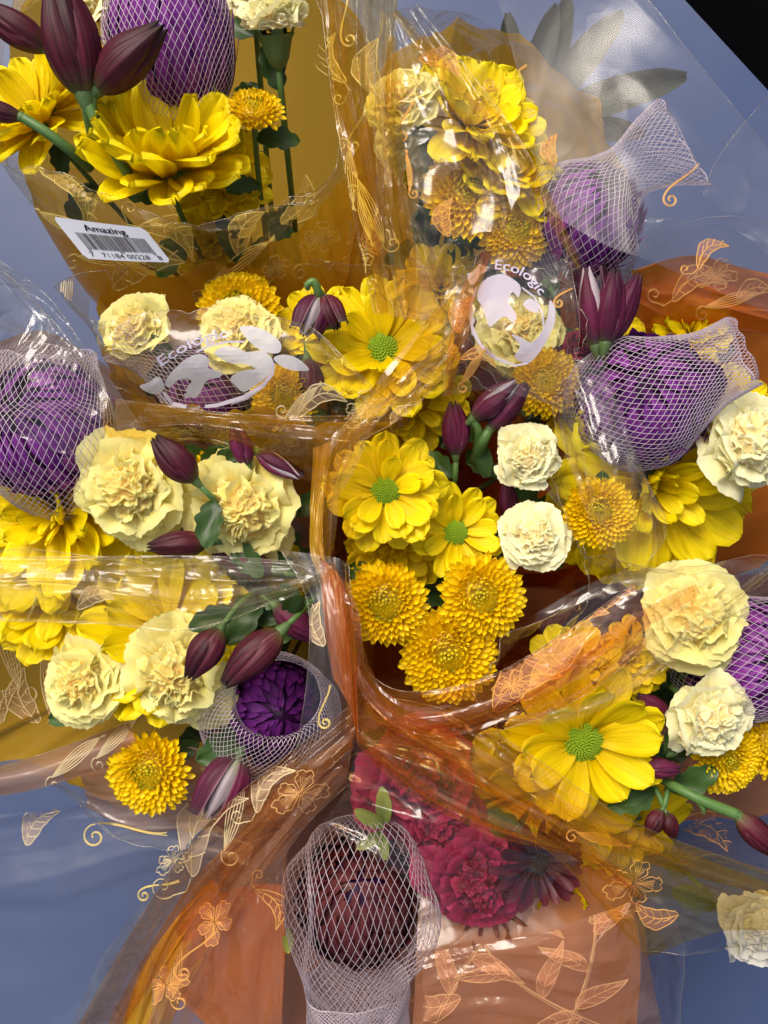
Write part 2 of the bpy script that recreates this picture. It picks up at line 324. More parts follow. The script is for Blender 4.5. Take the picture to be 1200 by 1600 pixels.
M_pale = petal_mat('pale_petal', [(0, (.6, .55, .4)), (1, (.72, .72, .66))], trans=.3, vein=.1)
C_pale = carn_set(M_pale, 'pale_petal')
C_cream = carn_set(M_cream, 'carnation_petal'); C_white = carn_set(M_white, 'ivory_carnation_petal'); C_red = carn_set(M_red, 'red_carnation_petal')

def lobed_leaf(k):
    vs, uv = [], []; nu, nv = 6, 14
    for j in range(nv + 1):
        v = j / nv; w = .30 * math.sin(PI * min(1, v * .97 + .03)) ** .6 * (.72 + .28 * abs(math.sin(PI * v * 3.4 + k))) + .01
        for i in range(nu + 1):
            q = 2 * i / nu - 1; vs.append((v + .05 * abs(q), q * w, -.25 * v * v + .12 * w * abs(q) * 2 + .03 * math.sin(9 * v + 3 * q + k))); uv.append(((q + 1) / 2, v))
    return mesh('leaf', vs, grid_faces(nu, nv), M_leaf, uv)
P_leaf = variants(lobed_leaf, 3)
# ------------------------------------------------------------------ flower placement
APEX = dict(A=(470, 640), B=(610, 690), C=(500, 800), D=(430, 860), E=(480, 960), F=(600, 900), G=(760, 830), H=(740, 990), I=(590, 1060), T=(610, 700))
def root_at(name, px, py, z, r, tilt, spin, label, cat, group=None):
    o = bpy.data.objects.new(name, None); COL.objects.link(o); o.empty_display_size = .3
    n = Vector((tilt[0], tilt[1], 1)).normalized() if len(tilt) == 2 else Vector(tilt).normalized()
    q = Vector((0, 0, 1)).rotation_difference(n)
    o.matrix_basis = Matrix.Translation(at(px, py, z)) @ q.to_matrix().to_4x4() @ Matrix.Rotation(spin, 4, 'Z') @ Matrix.Scale(r * K(z), 4)
    tag(o, label, cat, group); return o
def stem(root, b, z0=-.12, rad=.0019, mat=None, off=(0, 0)):
    mw = root.matrix_basis; n = (mw.to_3x3() @ Vector((0, 0, 1))).normalized()
    p0 = mw @ Vector((0, 0, z0)); ax, ay = APEX[b]; p3 = at(ax + off[0] + random.uniform(-25, 25), ay + off[1] + random.uniform(-25, 25), ZT + .02)
    p1 = p0 - n * .05; p1.z = min(p1.z, p0.z - .02); p2 = p3.lerp(p1, .35); inv = mw.inverted(); pts = []
    for q in range(15):
        t = q / 14; pts.append(inv @ (p0 * (1 - t) ** 3 + p1 * 3 * t * (1 - t) ** 2 + p2 * 3 * t * t * (1 - t) + p3 * t ** 3))
    s = mw.to_scale().x; vs, fs = tube(pts, rad / s, 8)
    if s > .012:
        for q in (1, 3, 5):
            l = random.uniform(.022, .038) / s; p = pts[q]; dr = (inv.to_3x3() @ Vector((random.uniform(-1, 1), random.uniform(-1, 1), random.uniform(-.1, .5)))).normalized()
            zz = (inv.to_3x3() @ Vector((0, 0, 1))).normalized(); yy = zz.cross(dr).normalized(); zz = dr.cross(yy)
            m = Matrix((dr, yy, zz)).transposed().to_4x4(); add('leaf', random.choice(P_leaf), root, Matrix.Translation(p) @ m @ Matrix.Scale(l, 4))
    return add('stem', mesh('stem', vs, fs, mat or M_green), root)
def M_(phi, br, z, elev, roll, sx, sy=None, sz=None):
    return (Matrix.Rotation(phi, 4, 'Z') @ Matrix.Translation((br, 0, z)) @ Matrix.Rotation(-elev, 4, 'Y') @ Matrix.Rotation(roll, 4, 'X')
            @ Matrix.Diagonal((sx, sy or sx, sz or sx, 1)))
def centre_mesh(mat, R=.24, hh=.13, n=170, flo=.022):
    vs, fs = [], []
    for i in range(n):
        f = math.sqrt((i + .5) / n); a = i * 2.39996; r = R * f; z = hh * (1 - f * f) - .01
        nn = Vector((math.cos(a) * f * 1.1, math.sin(a) * f * 1.1, 1)).normalized(); c = Vector((r * math.cos(a), r * math.sin(a), z))
        t1 = nn.orthogonal().normalized(); t2 = nn.cross(t1); s = flo * (.75 + .4 * f); b = len(vs)
        for k in range(5): vs.append(c + (t1 * math.cos(k * 1.2566) + t2 * math.sin(k * 1.2566)) * s)
        for k in range(5): vs.append(c + (t1 * math.cos(k * 1.2566) + t2 * math.sin(k * 1.2566)) * s * .6 + nn * s * .9)
        vs.append(c + nn * s * 1.25)
        for k in range(5):
            k2 = (k + 1) % 5; fs.append((b + k, b + k2, b + 5 + k2, b + 5 + k)); fs.append((b + 5 + k, b + 5 + k2, b + 10))
    b = len(vs); m = 24
    for j in range(5):
        f = j / 4
        for k in range(m): vs.append((R * f * math.cos(2 * PI * k / m), R * f * math.sin(2 * PI * k / m), hh * (1 - f * f) - .018))
    for j in range(4):
        for k in range(m): fs.append((b + j * m + k, b + j * m + (k + 1) % m, b + (j + 1) * m + (k + 1) % m, b + (j + 1) * m + k))
    return mesh('disc', vs, fs, mat)
ME_centre = centre_mesh(M_centre); ME_cdark = centre_mesh(M_centredark, .2, .1, 90, .03)
def lathe(name, prof, mat, n=20, lob=0, lobn=5):
    vs = []
    for r, z in prof:
        for k in range(n):
            a = 2 * PI * k / n; rr = r * (1 + lob * math.cos(lobn * a)); vs.append((rr * math.cos(a), rr * math.sin(a), z))
    return mesh(name, vs, grid_faces(n, len(prof) - 1, True), mat)
ME_recept = lathe('receptacle', [(.02, .02), (.16, .0), (.2, -.06), (.13, -.13), (.05, -.18)], M_calyx)
ME_calyx = lathe('calyx', [(.62, .18), (.52, .0), (.45, -.25), (.38, -.55), (.28, -.8), (.12, -.95), (.06, -1.1)], M_calyx, lob=.06)
P_sepal = petal('sepal', M_calyx, 1, .6, 4, 6, .25, .2, .02, .9, .3, 1.4)

def daisy(px, py, z, r, tilt, label, b='A', spin=0, layers=None, kind='green', cat='daisy', sub=None, offp=(0, 0), name='yellow_daisy'):
    rnd = random.Random(int(px * 7 + py)); root = root_at(name, px, py, z, r, tilt, spin, label, cat, 'flower heads in the bouquets')
    layers = layers or [(13, 8, 1.0), (12, 22, .9), (9, 38, .72)]
    P = sub or P_daisy
    for li, (n, el, ln) in enumerate(layers):
        ph0 = rnd.uniform(0, 6)
        for i in range(n):
            ph = ph0 + 2 * PI * (i + rnd.uniform(-.22, .22)) / n; e = math.radians(el + rnd.uniform(-7, 7)); l = ln * rnd.uniform(.9, 1.05) * .82
            add('petal', rnd.choice(P), root, M_(ph, .18 - .02 * li, -.03 + .025 * li, e, rnd.uniform(-.25, .25), l, l * rnd.uniform(.95, 1.25)))
    if kind == 'green': add('disc', ME_centre, root, Matrix.Rotation(rnd.uniform(0, 6), 4, 'Z') @ Matrix.Diagonal((rnd.uniform(.95, 1.12), rnd.uniform(.95, 1.12), rnd.uniform(.8, 1.3), 1)))
    elif kind == 'dark': add('disc', ME_cdark, root)
    else:
        for i in range(14):
            ph = i * 2.4; add('petal', rnd.choice(P), root, M_(ph, .03 + .008 * i, .03, math.radians(75 - 2 * i), 0, .3 + .012 * i))
    add('receptacle', ME_recept, root); stem(root, b, off=offp); return root
def button(px, py, z, r, tilt, label, b='A', spin=0, n=205, flat=.42):
    rnd = random.Random(int(px * 3 + py)); root = root_at('button_chrysanthemum', px, py, z, r, tilt, spin, label, 'chrysanthemum', 'flower heads in the bouquets')
    flat *= rnd.uniform(.8, 1.25); n = int(n * rnd.uniform(.85, 1.05)); hn = rnd.randint(12, 46); pw_ = rnd.uniform(1.0, 1.6); lm = rnd.uniform(.9, 1.15)
    for i in range(n):
        f = math.sqrt((i + .6) / n); a = i * 2.39996; rr = .72 * f; zz = flat * math.sqrt(max(0, 1 - (f * .95) ** 2))
        e = math.radians(88 - 98 * f ** pw_ + rnd.uniform(-11, 11)); l = .085 + .29 * lm * f ** 1.1 + rnd.uniform(-.015, .015)
        me = rnd.choice(P_heart) if i < hn else rnd.choice(P_button)
        add('petal', me, root, M_(a, rr, zz, e, rnd.uniform(-.15, .15), l, l * (1.1 if i < 60 else .74)))
    add('receptacle', lathe('receptacle', [(.02, flat * .9), (.45, flat * .75), (.72, .1), (.5, -.1), (.1, -.2)], M_button), root)
    stem(root, b); return root
def hug_petal(mat, tt, span, R, wd, long, seed, flare=.07):
    rnd = random.Random(seed); nu, nv = 4, 9; vs, uv = [], []; ph = rnd.uniform(0, 6)
    for j in range(nv + 1):
        v = j / nv; th = tt + span * (1 - v); w = wd * (.75 + .25 * math.sin(PI * v)) * (1 if v < .75 else max(.05, 1 - ((v - .75) / .25) ** 2.2))
        rr = R + flare * v ** 4 + .015 * math.sin(ph + 5 * v)
        for i in range(nu + 1):
            s = 2 * i / nu - 1; q = rr + .05 * (s * s) * wd * 4 * .5
            x, y, z = q * math.sin(th), s * w, q * math.cos(th) * long
            vs.append((x, y, z)); uv.append(((s + 1) / 2, v))
    return mesh('incurved_petal', vs, grid_faces(nu, nv), mat, uv)
MUMC = {}
def purple_mum(px, py, z, r, tilt, label, b='A', spin=0, long=1.0, mats=None, n=1):
    rnd = random.Random(int(px * 3 + py)); root = root_at('purple_chrysanthemum', px, py, z, r, tilt, spin, label, 'chrysanthemum', 'flower heads in the bouquets')
    mo, mi = mats or (M_purple, M_purpledark)
    for ri, (tt, span, R, cnt, wd) in enumerate([(.06, .7, .80, 7, .07), (.18, .8, .83, 11, .08), (.33, .9, .86, 15, .09), (.50, 1.0, .89, 19, .095), (.68, 1.0, .915, 23, .1), (.9, 1.0, .94, 26, .1), (1.15, 1.0, .96, 28, .1), (1.42, .95, .97, 28, .1), (1.8, .8, .95, 26, .105)]):
        key = (ri, long, mo.name)
        if key not in MUMC: MUMC[key] = [hug_petal(mi if ri < 2 else mo, tt + .04 * k, span, R, wd, long, ri * 7 + k, .04 + .03 * k) for k in range(3)]
        for i in range(cnt):
            add('petal', rnd.choice(MUMC[key]), root, Matrix.Rotation(2 * PI * (i + rnd.uniform(-.35, .35)) / cnt + ri, 4, 'Z') @ Matrix.Rotation(rnd.uniform(-.05, .05), 4, 'Y') @ Matrix.Scale(rnd.uniform(.96, 1.02), 4))
    core = lathe('core', [(.01, .78 * long), (.4, .66 * long), (.66, .4 * long), (.78, 0), (.66, -.4 * long), (.35, -.66 * long), (.05, -.75 * long)], M_purpledark)
    add('core', core, root); stem(root, b, z0=-.7, rad=.0022); return root
def carnation(px, py, z, r, tilt, label, b='A', spin=0, st=None, open_=1.0, calyx=True, name='cream_carnation', extra=(), g='flower heads in the bouquets'):
    st = st or C_cream; rnd = random.Random(int(px + py * 5)); root = root_at(name, px, py, z, r * .91, tilt, spin, label, 'carnation', g); root.matrix_basis = root.matrix_basis @ Matrix.Diagonal((rnd.uniform(.93, 1.07), rnd.uniform(.93, 1.07), 1, 1)) if False else root.matrix_basis
    o = open_
    # n, elevation, length, base height, set
    cx, cy = rnd.uniform(-.09, .09), rnd.uniform(-.09, .09)
    hs = .98 + (1 - o) * .30
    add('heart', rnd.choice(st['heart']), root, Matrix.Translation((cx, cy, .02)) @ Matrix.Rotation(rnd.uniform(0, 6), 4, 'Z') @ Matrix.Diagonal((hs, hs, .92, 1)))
    for n, el, ln, bz, key, wd, br in [(5, 6 + (1 - o) * 66, 1.04, -.25, 'outer', 1.2, .05), (6, 22 + (1 - o) * 56, .97, -.24, 'outer', 1.15, .08), (6, 38 + (1 - o) * 44, .88, -.22, 'mid', 1.1, .14),
                               (7, 56 + (1 - o) * 26, .78, -.16, 'mid', 1.05, .24), (5, 66, .50, .12, 'inner', 1.0, .22), (3, 74, .44, .16, 'inner', 1.0, .08)]:
        ph0 = rnd.uniform(0, 6); small = key in ('inner', 'core')
        for i in range(n):
            ph = ph0 + 2 * PI * (i + rnd.uniform(-.3, .3)) / n; e = math.radians(el + (rnd.uniform(-16, 14) if small else rnd.uniform(-9, 9))); l = ln * rnd.uniform(.84, 1.1)
            tw = Matrix.Rotation(rnd.uniform(-1.3, 1.3), 4, 'Z') if small else Matrix.Identity(4)
            add('petal', rnd.choice(st[key]), root, Matrix.Translation((cx, cy, 0)) @ Matrix.Rotation(ph, 4, 'Z') @ Matrix.Translation((br + (rnd.uniform(-.06, .1) if small else 0), 0, bz)) @ tw
                @ Matrix.Rotation(-e, 4, 'Y') @ Matrix.Rotation(rnd.uniform(-.35, .35), 4, 'X') @ Matrix.Diagonal((l, l * wd, l, 1)))
    for (ph, el, l) in extra:
        add('petal', st['outer'][0], root, M_(math.radians(ph), .1, -.1, math.radians(el), .1, l, l * .6, l))
    if calyx:
        c = add('calyx', ME_calyx, root, Matrix.Translation((0, 0, -.35)) @ Matrix.Diagonal((.8, .8, .75, 1)))
        for k in range(5): add('sepal', P_sepal, root, M_(2 * PI * k / 5, .40, -.36, math.radians(62), 0, .5))
        stem(root, b, z0=-1.1, rad=.0022)
    else: stem(root, b, z0=-.4)
    return root

def tepal(name, mat, w=.2, half=1.15, seed=0, flare=0.0, ridge=.05, r0=.0, nu=14, nv=14):
    vs, uv = [], []; rs = random.Random(seed * 7 + int(w * 1000)).uniform(0, 9)
    for j in range(nv + 1):
        v = j / nv; rr = w * (math.sin(PI * (min(v, .985) ** .78)) ** .85) * (1 + r0) * 1.0 + .02 * (1 - v) + flare * v ** 3
        if v < .12: rr = max(rr, .05)
        for i in range(nu + 1):
            s = 2 * i / nu - 1; a = s * half; q = rr * (1 + ridge * (math.cos(PI * s) ** 2 if abs(s) < .5 else 0) - .13 * abs(s) ** 3 + .035 * math.cos(4 * PI * s) * math.sin(PI * v) + .10 * noise.noise(Vector((s * 1.4 + rs, v * 2.5, rs))))
            vs.append((q * math.cos(a) + .05 * v * v, q * math.sin(a) * (1 - .1 * v), v + .015 * math.cos(a * 2))); uv.append(((s + 1) / 2, v))
    return mesh(name, vs, grid_faces(nu, nv), mat, uv)
def bud_set(m, m2, w, tag_):
    return dict(outer=[tepal('bud_tepal', m, w * .86, 1.2, k, 0, .06, .06) for k in range(2)], inner=[tepal('inner_tepal', m2, w * .8, 1.25, k, 0, .02) for k in range(2)],
                open=[tepal('open_tepal', m, w, .8, k, w * .9, .06, .1) for k in range(2)])
B_mar = bud_set(M_maroon, M_maroon, .235, 'm'); B_plum = bud_set(M_plum, M_plum, .21, 'p'); B_streak = bud_set(M_plum, M_budwhite, .23, 's')
ME_budbase = lathe('bud_base', [(.035, -.14), (.06, -.08), (.085, 0), (.09, .06), (.06, .12), (.01, .16)], M_calyx)
def bud(px, py, z, ln, ang, pitch, label, b='A', st=None, w=1.0, open_=0, spin=0, stemlen=1):
    """(px,py) = base of the bud; ang = image direction it points to (deg, 0 = right, 90 = up); pitch = rise out of the picture plane"""
    a, p = math.radians(ang), math.radians(pitch); d = (math.cos(a) * math.cos(p), math.sin(a) * math.cos(p), math.sin(p) + 1e-4)
    root = root_at('alstroemeria_bud', px, py, z, ln, d, spin, label, 'flower bud', 'dark alstroemeria buds'); st = st or B_mar
    for k in range(3):
        add('tepal', st['inner'][k % 2], root, M_(2 * PI * k / 3 + 1.05, 0, .01, 0, 0, 1, w, 1) @ Matrix.Diagonal((w, 1, 1, 1)))
    for k in range(3):
        add('tepal', st['open' if open_ > k else 'outer'][k % 2], root, M_(2 * PI * k / 3, .008, 0, 0, 0, 1, w, 1) @ Matrix.Diagonal((w, 1, 1, 1)))
    add('bud_base', ME_budbase, root)
    if stemlen: stem(root, b, z0=-.12, rad=.0018)
    return root

# ------------------------------------------------------------------ nets
def net(label, spine, N_=40, cell=9, wire=.00021, fixT=None, sq=1.0, wav=.03, seed=1, up=None):
    """spine: [(px,py,z,r_px)] -> knitted sleeve of crossing plastic threads round it"""
    fine = catmull([(*at(p[0], p[1], p[2]), p[3] * K(p[2])) for p in spine], 120)
    L = [0]
    for i in range(120): L.append(L[-1] + math.sqrt(sum((fine[i + 1][k] - fine[i][k]) ** 2 for k in range(4))))
    rows = max(4, int(L[-1] / (cell * K(0)))); vs, fs = [], []
    T0 = Vector(fixT).normalized() if fixT else (Vector(fine[-1][:3]) - Vector(fine[0][:3])).normalized(); ref = Vector((0, 0, 1)) if abs(T0.z) < .8 else Vector((0, 1, 0))
    def S_(j):
        d = L[-1] * j / rows; i = 0
        while i < 119 and L[i + 1] < d: i += 1
        t = (d - L[i]) / max(1e-9, L[i + 1] - L[i]); a, b = fine[i], fine[i + 1]
        c = Vector([a[k] + (b[k] - a[k]) * t for k in range(3)]); r = a[3] + (b[3] - a[3]) * t
        i0, i1 = max(0, i - 6), min(120, i + 7); T = (Vector(fine[i1][:3]) - Vector(fine[i0][:3]))
        T = (T.normalized() * .5 + T0 * .5).normalized() if T.length > 1e-6 else T0
        if fixT: T = Vector(fixT).normalized()
        A = (ref - T * ref.dot(T)).normalized(); B = T.cross(A); return c, r, T, A, B
    nodes = []
    for j in range(rows + 1):
        c, r, T, A, B = S_(j); row = []
        for i in range(N_):
            th = 2 * PI * (i + .5 * (j % 2)) / N_
            rr = r * (1 + wav * noise.noise(Vector((math.cos(th) * 1.6, math.sin(th) * 1.6, j * .09 + seed))) * 3)
            row.append(c + A * math.cos(th) * rr * sq + B * math.sin(th) * rr + T * noise.noise(Vector((math.cos(th) * 2, math.sin(th) * 2, seed + j * .05))) * .004)
        nodes.append(row)
    def seg(p, q, w):
        t = (q - p); 
        if t.length < 1e-6: return
        t.normalize(); a = t.orthogonal().normalized(); c = t.cross(a); b0 = len(vs)
        for e in (p, q):
            for k in range(3): vs.append(e + (a * math.cos(k * 2.094) + c * math.sin(k * 2.094)) * w)
        for k in range(3): fs.append((b0 + k, b0 + (k + 1) % 3, b0 + 3 + (k + 1) % 3, b0 + 3 + k))
    for j in range(rows):
        for i in range(N_):
            a = nodes[j][i]; i2 = (i - 1) % N_ if j % 2 == 0 else (i + 1) % N_
            seg(a, nodes[j + 1][i], wire); seg(a, nodes[j + 1][i2], wire)
    for j in (0, rows):
        for i in range(N_): seg(nodes[j][i], nodes[j][(i + 1) % N_], wire * (1.5 if j else 1))
    return tag(add('net_sleeve', mesh('net_sleeve', vs, fs, M_net, smooth=False)), label, 'net', 'net sleeves round the blooms')

# ------------------------------------------------------------------ film
def ridge(v): return 1 - min(1, math.sqrt((v * 2.4) ** 2 + .002))
def fold(th, t, seed, k=1.0):
    wx = .35 * noise.noise(Vector((th * 1.3, t * 1.3, seed + 20)))
    a = noise.noise(Vector((th * 1.5 * k + wx, t * .7, seed))); b = noise.noise(Vector((th * 4 * k + wx * 2, t * 1.3, seed + 5)))
    c = noise.noise(Vector((th * 9 * k, t * 3.5 + wx * 3, seed + 9)))
    return (ridge(a) - .5) * 1.2 + (ridge(b) - .5) * .38 + (ridge(c) - .5) * .07
def ring_xyz(P, n): return [Vector(q) for q in catmull([tuple(at(*p)) for p in P], n, True)]
class Surf:
    def __init__(s): s.vs, s.fs = [], []
    def add(s, o):
        b = len(s.vs); mw = o.matrix_world if o.parent is None else o.parent.matrix_basis @ o.matrix_basis
        s.vs += [mw @ v.co for v in o.data.vertices]; s.fs += [tuple(b + i for i in p.vertices) for p in o.data.polygons]; s.t = None
    def bvh(s):
        if getattr(s, 't', None) is None: s.t = BVHTree.FromPolygons(s.vs, s.fs)
        return s.t
    def hit(s, px, py, lift=.0006):
        d = (at(px, py, 0) - CAM).normalized(); h = s.bvh().ray_cast(CAM, d)
        if h[0] is None: return None
        return h[0] - d * lift
def sleeve(label, b, mid, top, m_low, m_top, seed=0, fl=.005, ft=.008, n=220, rows=26, name='bouquet_sleeve'):
    ax, ay = APEX[b]; c = at(ax, ay, ZT + .004)
    root = bpy.data.objects.new(name, None); COL.objects.link(root); root.location = c; root.empty_display_size = .02
    tag(root, label, 'flower sleeve', 'plastic sleeves of the bouquets')
    mr = ring_xyz(mid, n); tr = ring_xyz(top, n); su = Surf(); Cn = sum(mr, Vector()) / n
    vs = []
    for j in range(rows + 1):
        t = j / rows
        for i in range(n):
            th = 2 * PI * i / n; lo = c + Vector((math.cos(-th + PI), math.sin(-th + PI), 0)) * .022; hi = mr[i]
            d = (hi - Cn); d.z = 0; d.normalize()
            p = lo.lerp(hi, t) + d * (.035 * math.sin(PI * t) + fl * 1.6 * t * fold(th * 1.3, t, seed))
            vs.append(p - c)
    su.add(add('tinted_wall', mesh('tinted_wall', vs, grid_faces(n, rows, True), m_low), root))
    vs = []; r2 = 18
    base = [vs_ + c for vs_ in []]
    for j in range(r2 + 1):
        t = j / r2
        for i in range(n):
            th = 2 * PI * i / n; d = (mr[i] - Cn); d.z = 0; d.normalize()
            p = mr[i].lerp(tr[i], t) + d * (fl * fold(th, 1, seed) * (1 - t) + ft * t * fold(th, 1 + t, seed)) + Vector((0, 0, 1)) * (ft * t * .8 * fold(th + 4, t * 2, seed + 3) + .012 * math.sin(PI * t))
            vs.append(p - c)
    su.add(add('clear_collar', mesh('clear_collar', vs, grid_faces(n, r2, True), m_top), root))
    b0 = vs[-n:]; tv, tf = tube(b0 + [b0[0]], .0002, 4); add('collar_edge', mesh('collar_edge', tv, tf, F_edge), root)
    return root, su
def patch(root, name, rows, mat, seed=0, amp=.004, nu=110, nv=90, k=(1.0, 1.0), edges='', lab=None):
    rr = [catmull([tuple(at(*p)) for p in r], nu) for r in rows]
    cols = [catmull([rr[j][i] for j in range(len(rows))], nv) for i in range(nu + 1)]
    vs = []; off = root.location if root else Vector()
    for j in range(nv + 1):
        for i in range(nu + 1):
            u, v = i / nu, j / nv; p = Vector(cols[i][j]); p.z += amp * fold(v * k[1], u * k[0] * 2.5, seed) + amp * .3 * fold(u * k[0] * 2, v * k[1], seed + 31)
            vs.append(p - off)
    o = add(name, mesh(name, vs, grid_faces(nu, nv), mat), root); w = nu + 1
    E = dict(t=vs[:w], b=vs[-w:], l=vs[::w], r=vs[nu::w])
    for e in edges:
        tv, tf = tube(E[e], .0002, 4); add('film_edge', mesh('film_edge', tv, tf, F_edge), root)
    return o
# ------------------------------------------------------------------ print on film
def resample(pl, step=.03):
    out = [pl[0]]
    for a, b in zip(pl, pl[1:]):
        d = math.hypot(b[0] - a[0], b[1] - a[1]); m = max(1, int(d / step))
        for q in range(1, m + 1): out.append((a[0] + (b[0] - a[0]) * q / m, a[1] + (b[1] - a[1]) * q / m))
    return out
def spiral(x, y, r, turns=1.4, a0=0, n=40, s=1): return [(x + r * (1 - q / n * .85) * math.cos(a0 + s * turns * 2 * PI * q / n), y + r * (1 - q / n * .85) * math.sin(a0 + s * turns * 2 * PI * q / n)) for q in range(n + 1)]
def leaf_shape(bend=.25, w=.26, n=24):
    mid = [(t, bend * math.sin(PI * t * .9)) for t in [q / n for q in range(n + 1)]]
    up, dn = [], []
    for (t, y) in mid:
        ww = w * math.sin(PI * t ** .75) ** .9 * (1 + .05 * math.sin(22 * t)); up.append((t, y + ww)); dn.append((t, y - ww * .8))
    out = up + dn[::-1] + [up[0]]; lines = [(out, 1), (mid, .8)]
    for q in range(4, n - 3, 4):
        t, y = mid[q]; ww = w * math.sin(PI * t ** .75)
        lines.append(([(t - .03, y), (t + .04, y + ww * .45), (t + .12, y + ww * .72)], .7)); lines.append(([(t - .03, y), (t + .04, y - ww * .35), (t + .12, y - ww * .6)], .7))
    return lines, [out[:-1]]
def motif(kind):
    if kind == 'leaf': return leaf_shape()
    if kind == 'curlleaf':
        l, f = leaf_shape(.35, .22); l.append(([(-.02, 0), (-.15, -.06), (-.28, .02)] + spiral(-.28, .16, .14, 1.2, -PI / 2, s=-1), 1)); return l, f
    if kind == 'swirl':
        tail = [(1.2 - q / 12 * 1.2, .10 + .42 * math.sin(q / 12 * 2.2) ** 1.0 * (q / 12)) for q in range(13)]
        e = tail[-1]; return [(tail + spiral(e[0] + .02, e[1] - .20, .2, 1.3, PI / 2, s=1)[1:], 1.6), ([(1.2, .05), (.9, .14), (.5, .33), (.2, .43), (.02, .44)], 1.0)], []
    if kind == 'flower':
        L = []; F = []; rr = random.Random(3)
        for k in range(5):
            a = k * 1.2566 + rr.uniform(-.2, .2); c, s = math.cos(a), math.sin(a); m = rr.uniform(.75, 1.1)
            pp = [(.05, 0), (.28, .16), (.5, .30), (.68, .24), (.74, .30), (.86, .12), (.80, .02), (.88, -.12), (.7, -.24), (.62, -.2), (.45, -.27), (.25, -.14), (.05, 0)]
            o = [(m * (p[0] * c - p[1] * s), m * .8 * (p[0] * s + p[1] * c)) for p in [q[:2] for q in catmull(pp, 40)]]; L.append((o, .8)); F.append(o[:-1])
            for f in (-.16, -.08, 0, .08, .16): L.append(([(m * (.1 * c), m * .8 * (.1 * s)), (m * (.62 * c - f * s), m * .8 * (.62 * s + f * c))], .45))
        return L, F
    if kind == 'flourish':
        L = []
        for k in range(6):
            o = .05 * k; L.append(([(q / 10, .5 * (q / 10) ** 2 * (1 - o) + o * math.sin(q / 10 * 3)) for q in range(11)], .8))
        L.append((spiral(.0, -.12, .14, 1.2, PI / 2), 1.2)); return L, []
    if kind == 'spray':
        st_ = [(q / 20 * 1.5, .45 * math.sin(q / 20 * 2.2)) for q in range(21)]; L = [(st_, 1.3), ([(x, y + .03 * (1 - x / 1.5)) for x, y in st_], .6)]; F = []
        for k in range(5):
            q = 3 + 4 * k; bx, by = st_[q]; sgn = (-1) ** k; a = sgn * .75 + .3 * (1 - q / 10); c, s = math.cos(a), math.sin(a); sc = .5 - .04 * k
            n = 16; up = [(t / n, .3 * sgn * math.sin(PI * t / n * .55) * (t / n) + .17 * math.sin(PI * (t / n) ** .7)) for t in range(n + 1)]; dn = [(t / n, .3 * sgn * math.sin(PI * t / n * .55) * (t / n) - .15 * math.sin(PI * (t / n) ** .7)) for t in range(n + 1)]
            md = [((u[0] + v[0]) / 2, (u[1] + v[1]) / 2) for u, v in zip(up, dn)]; tr = lambda pl: [(bx + sc * (x * c - y * s), by + sc * (x * s + y * c)) for x, y in pl]
            L.append((tr(up + dn[::-1]), .8)); L.append((tr(md), .6)); F.append(tr(up + dn[::-1][1:-1]))
            for v in (3, 6, 9, 12): L.append((tr([md[v], ((md[v][0] + up[v + 2][0]) / 2 + .01, (md[v][1] + up[v + 2][1]) / 2 + .01), up[v + 3]]), .45)); L.append((tr([md[v], ((md[v][0] + dn[v + 2][0]) / 2 + .01, (md[v][1] + dn[v + 2][1]) / 2 - .01), dn[v + 3]]), .45))
        return L, F
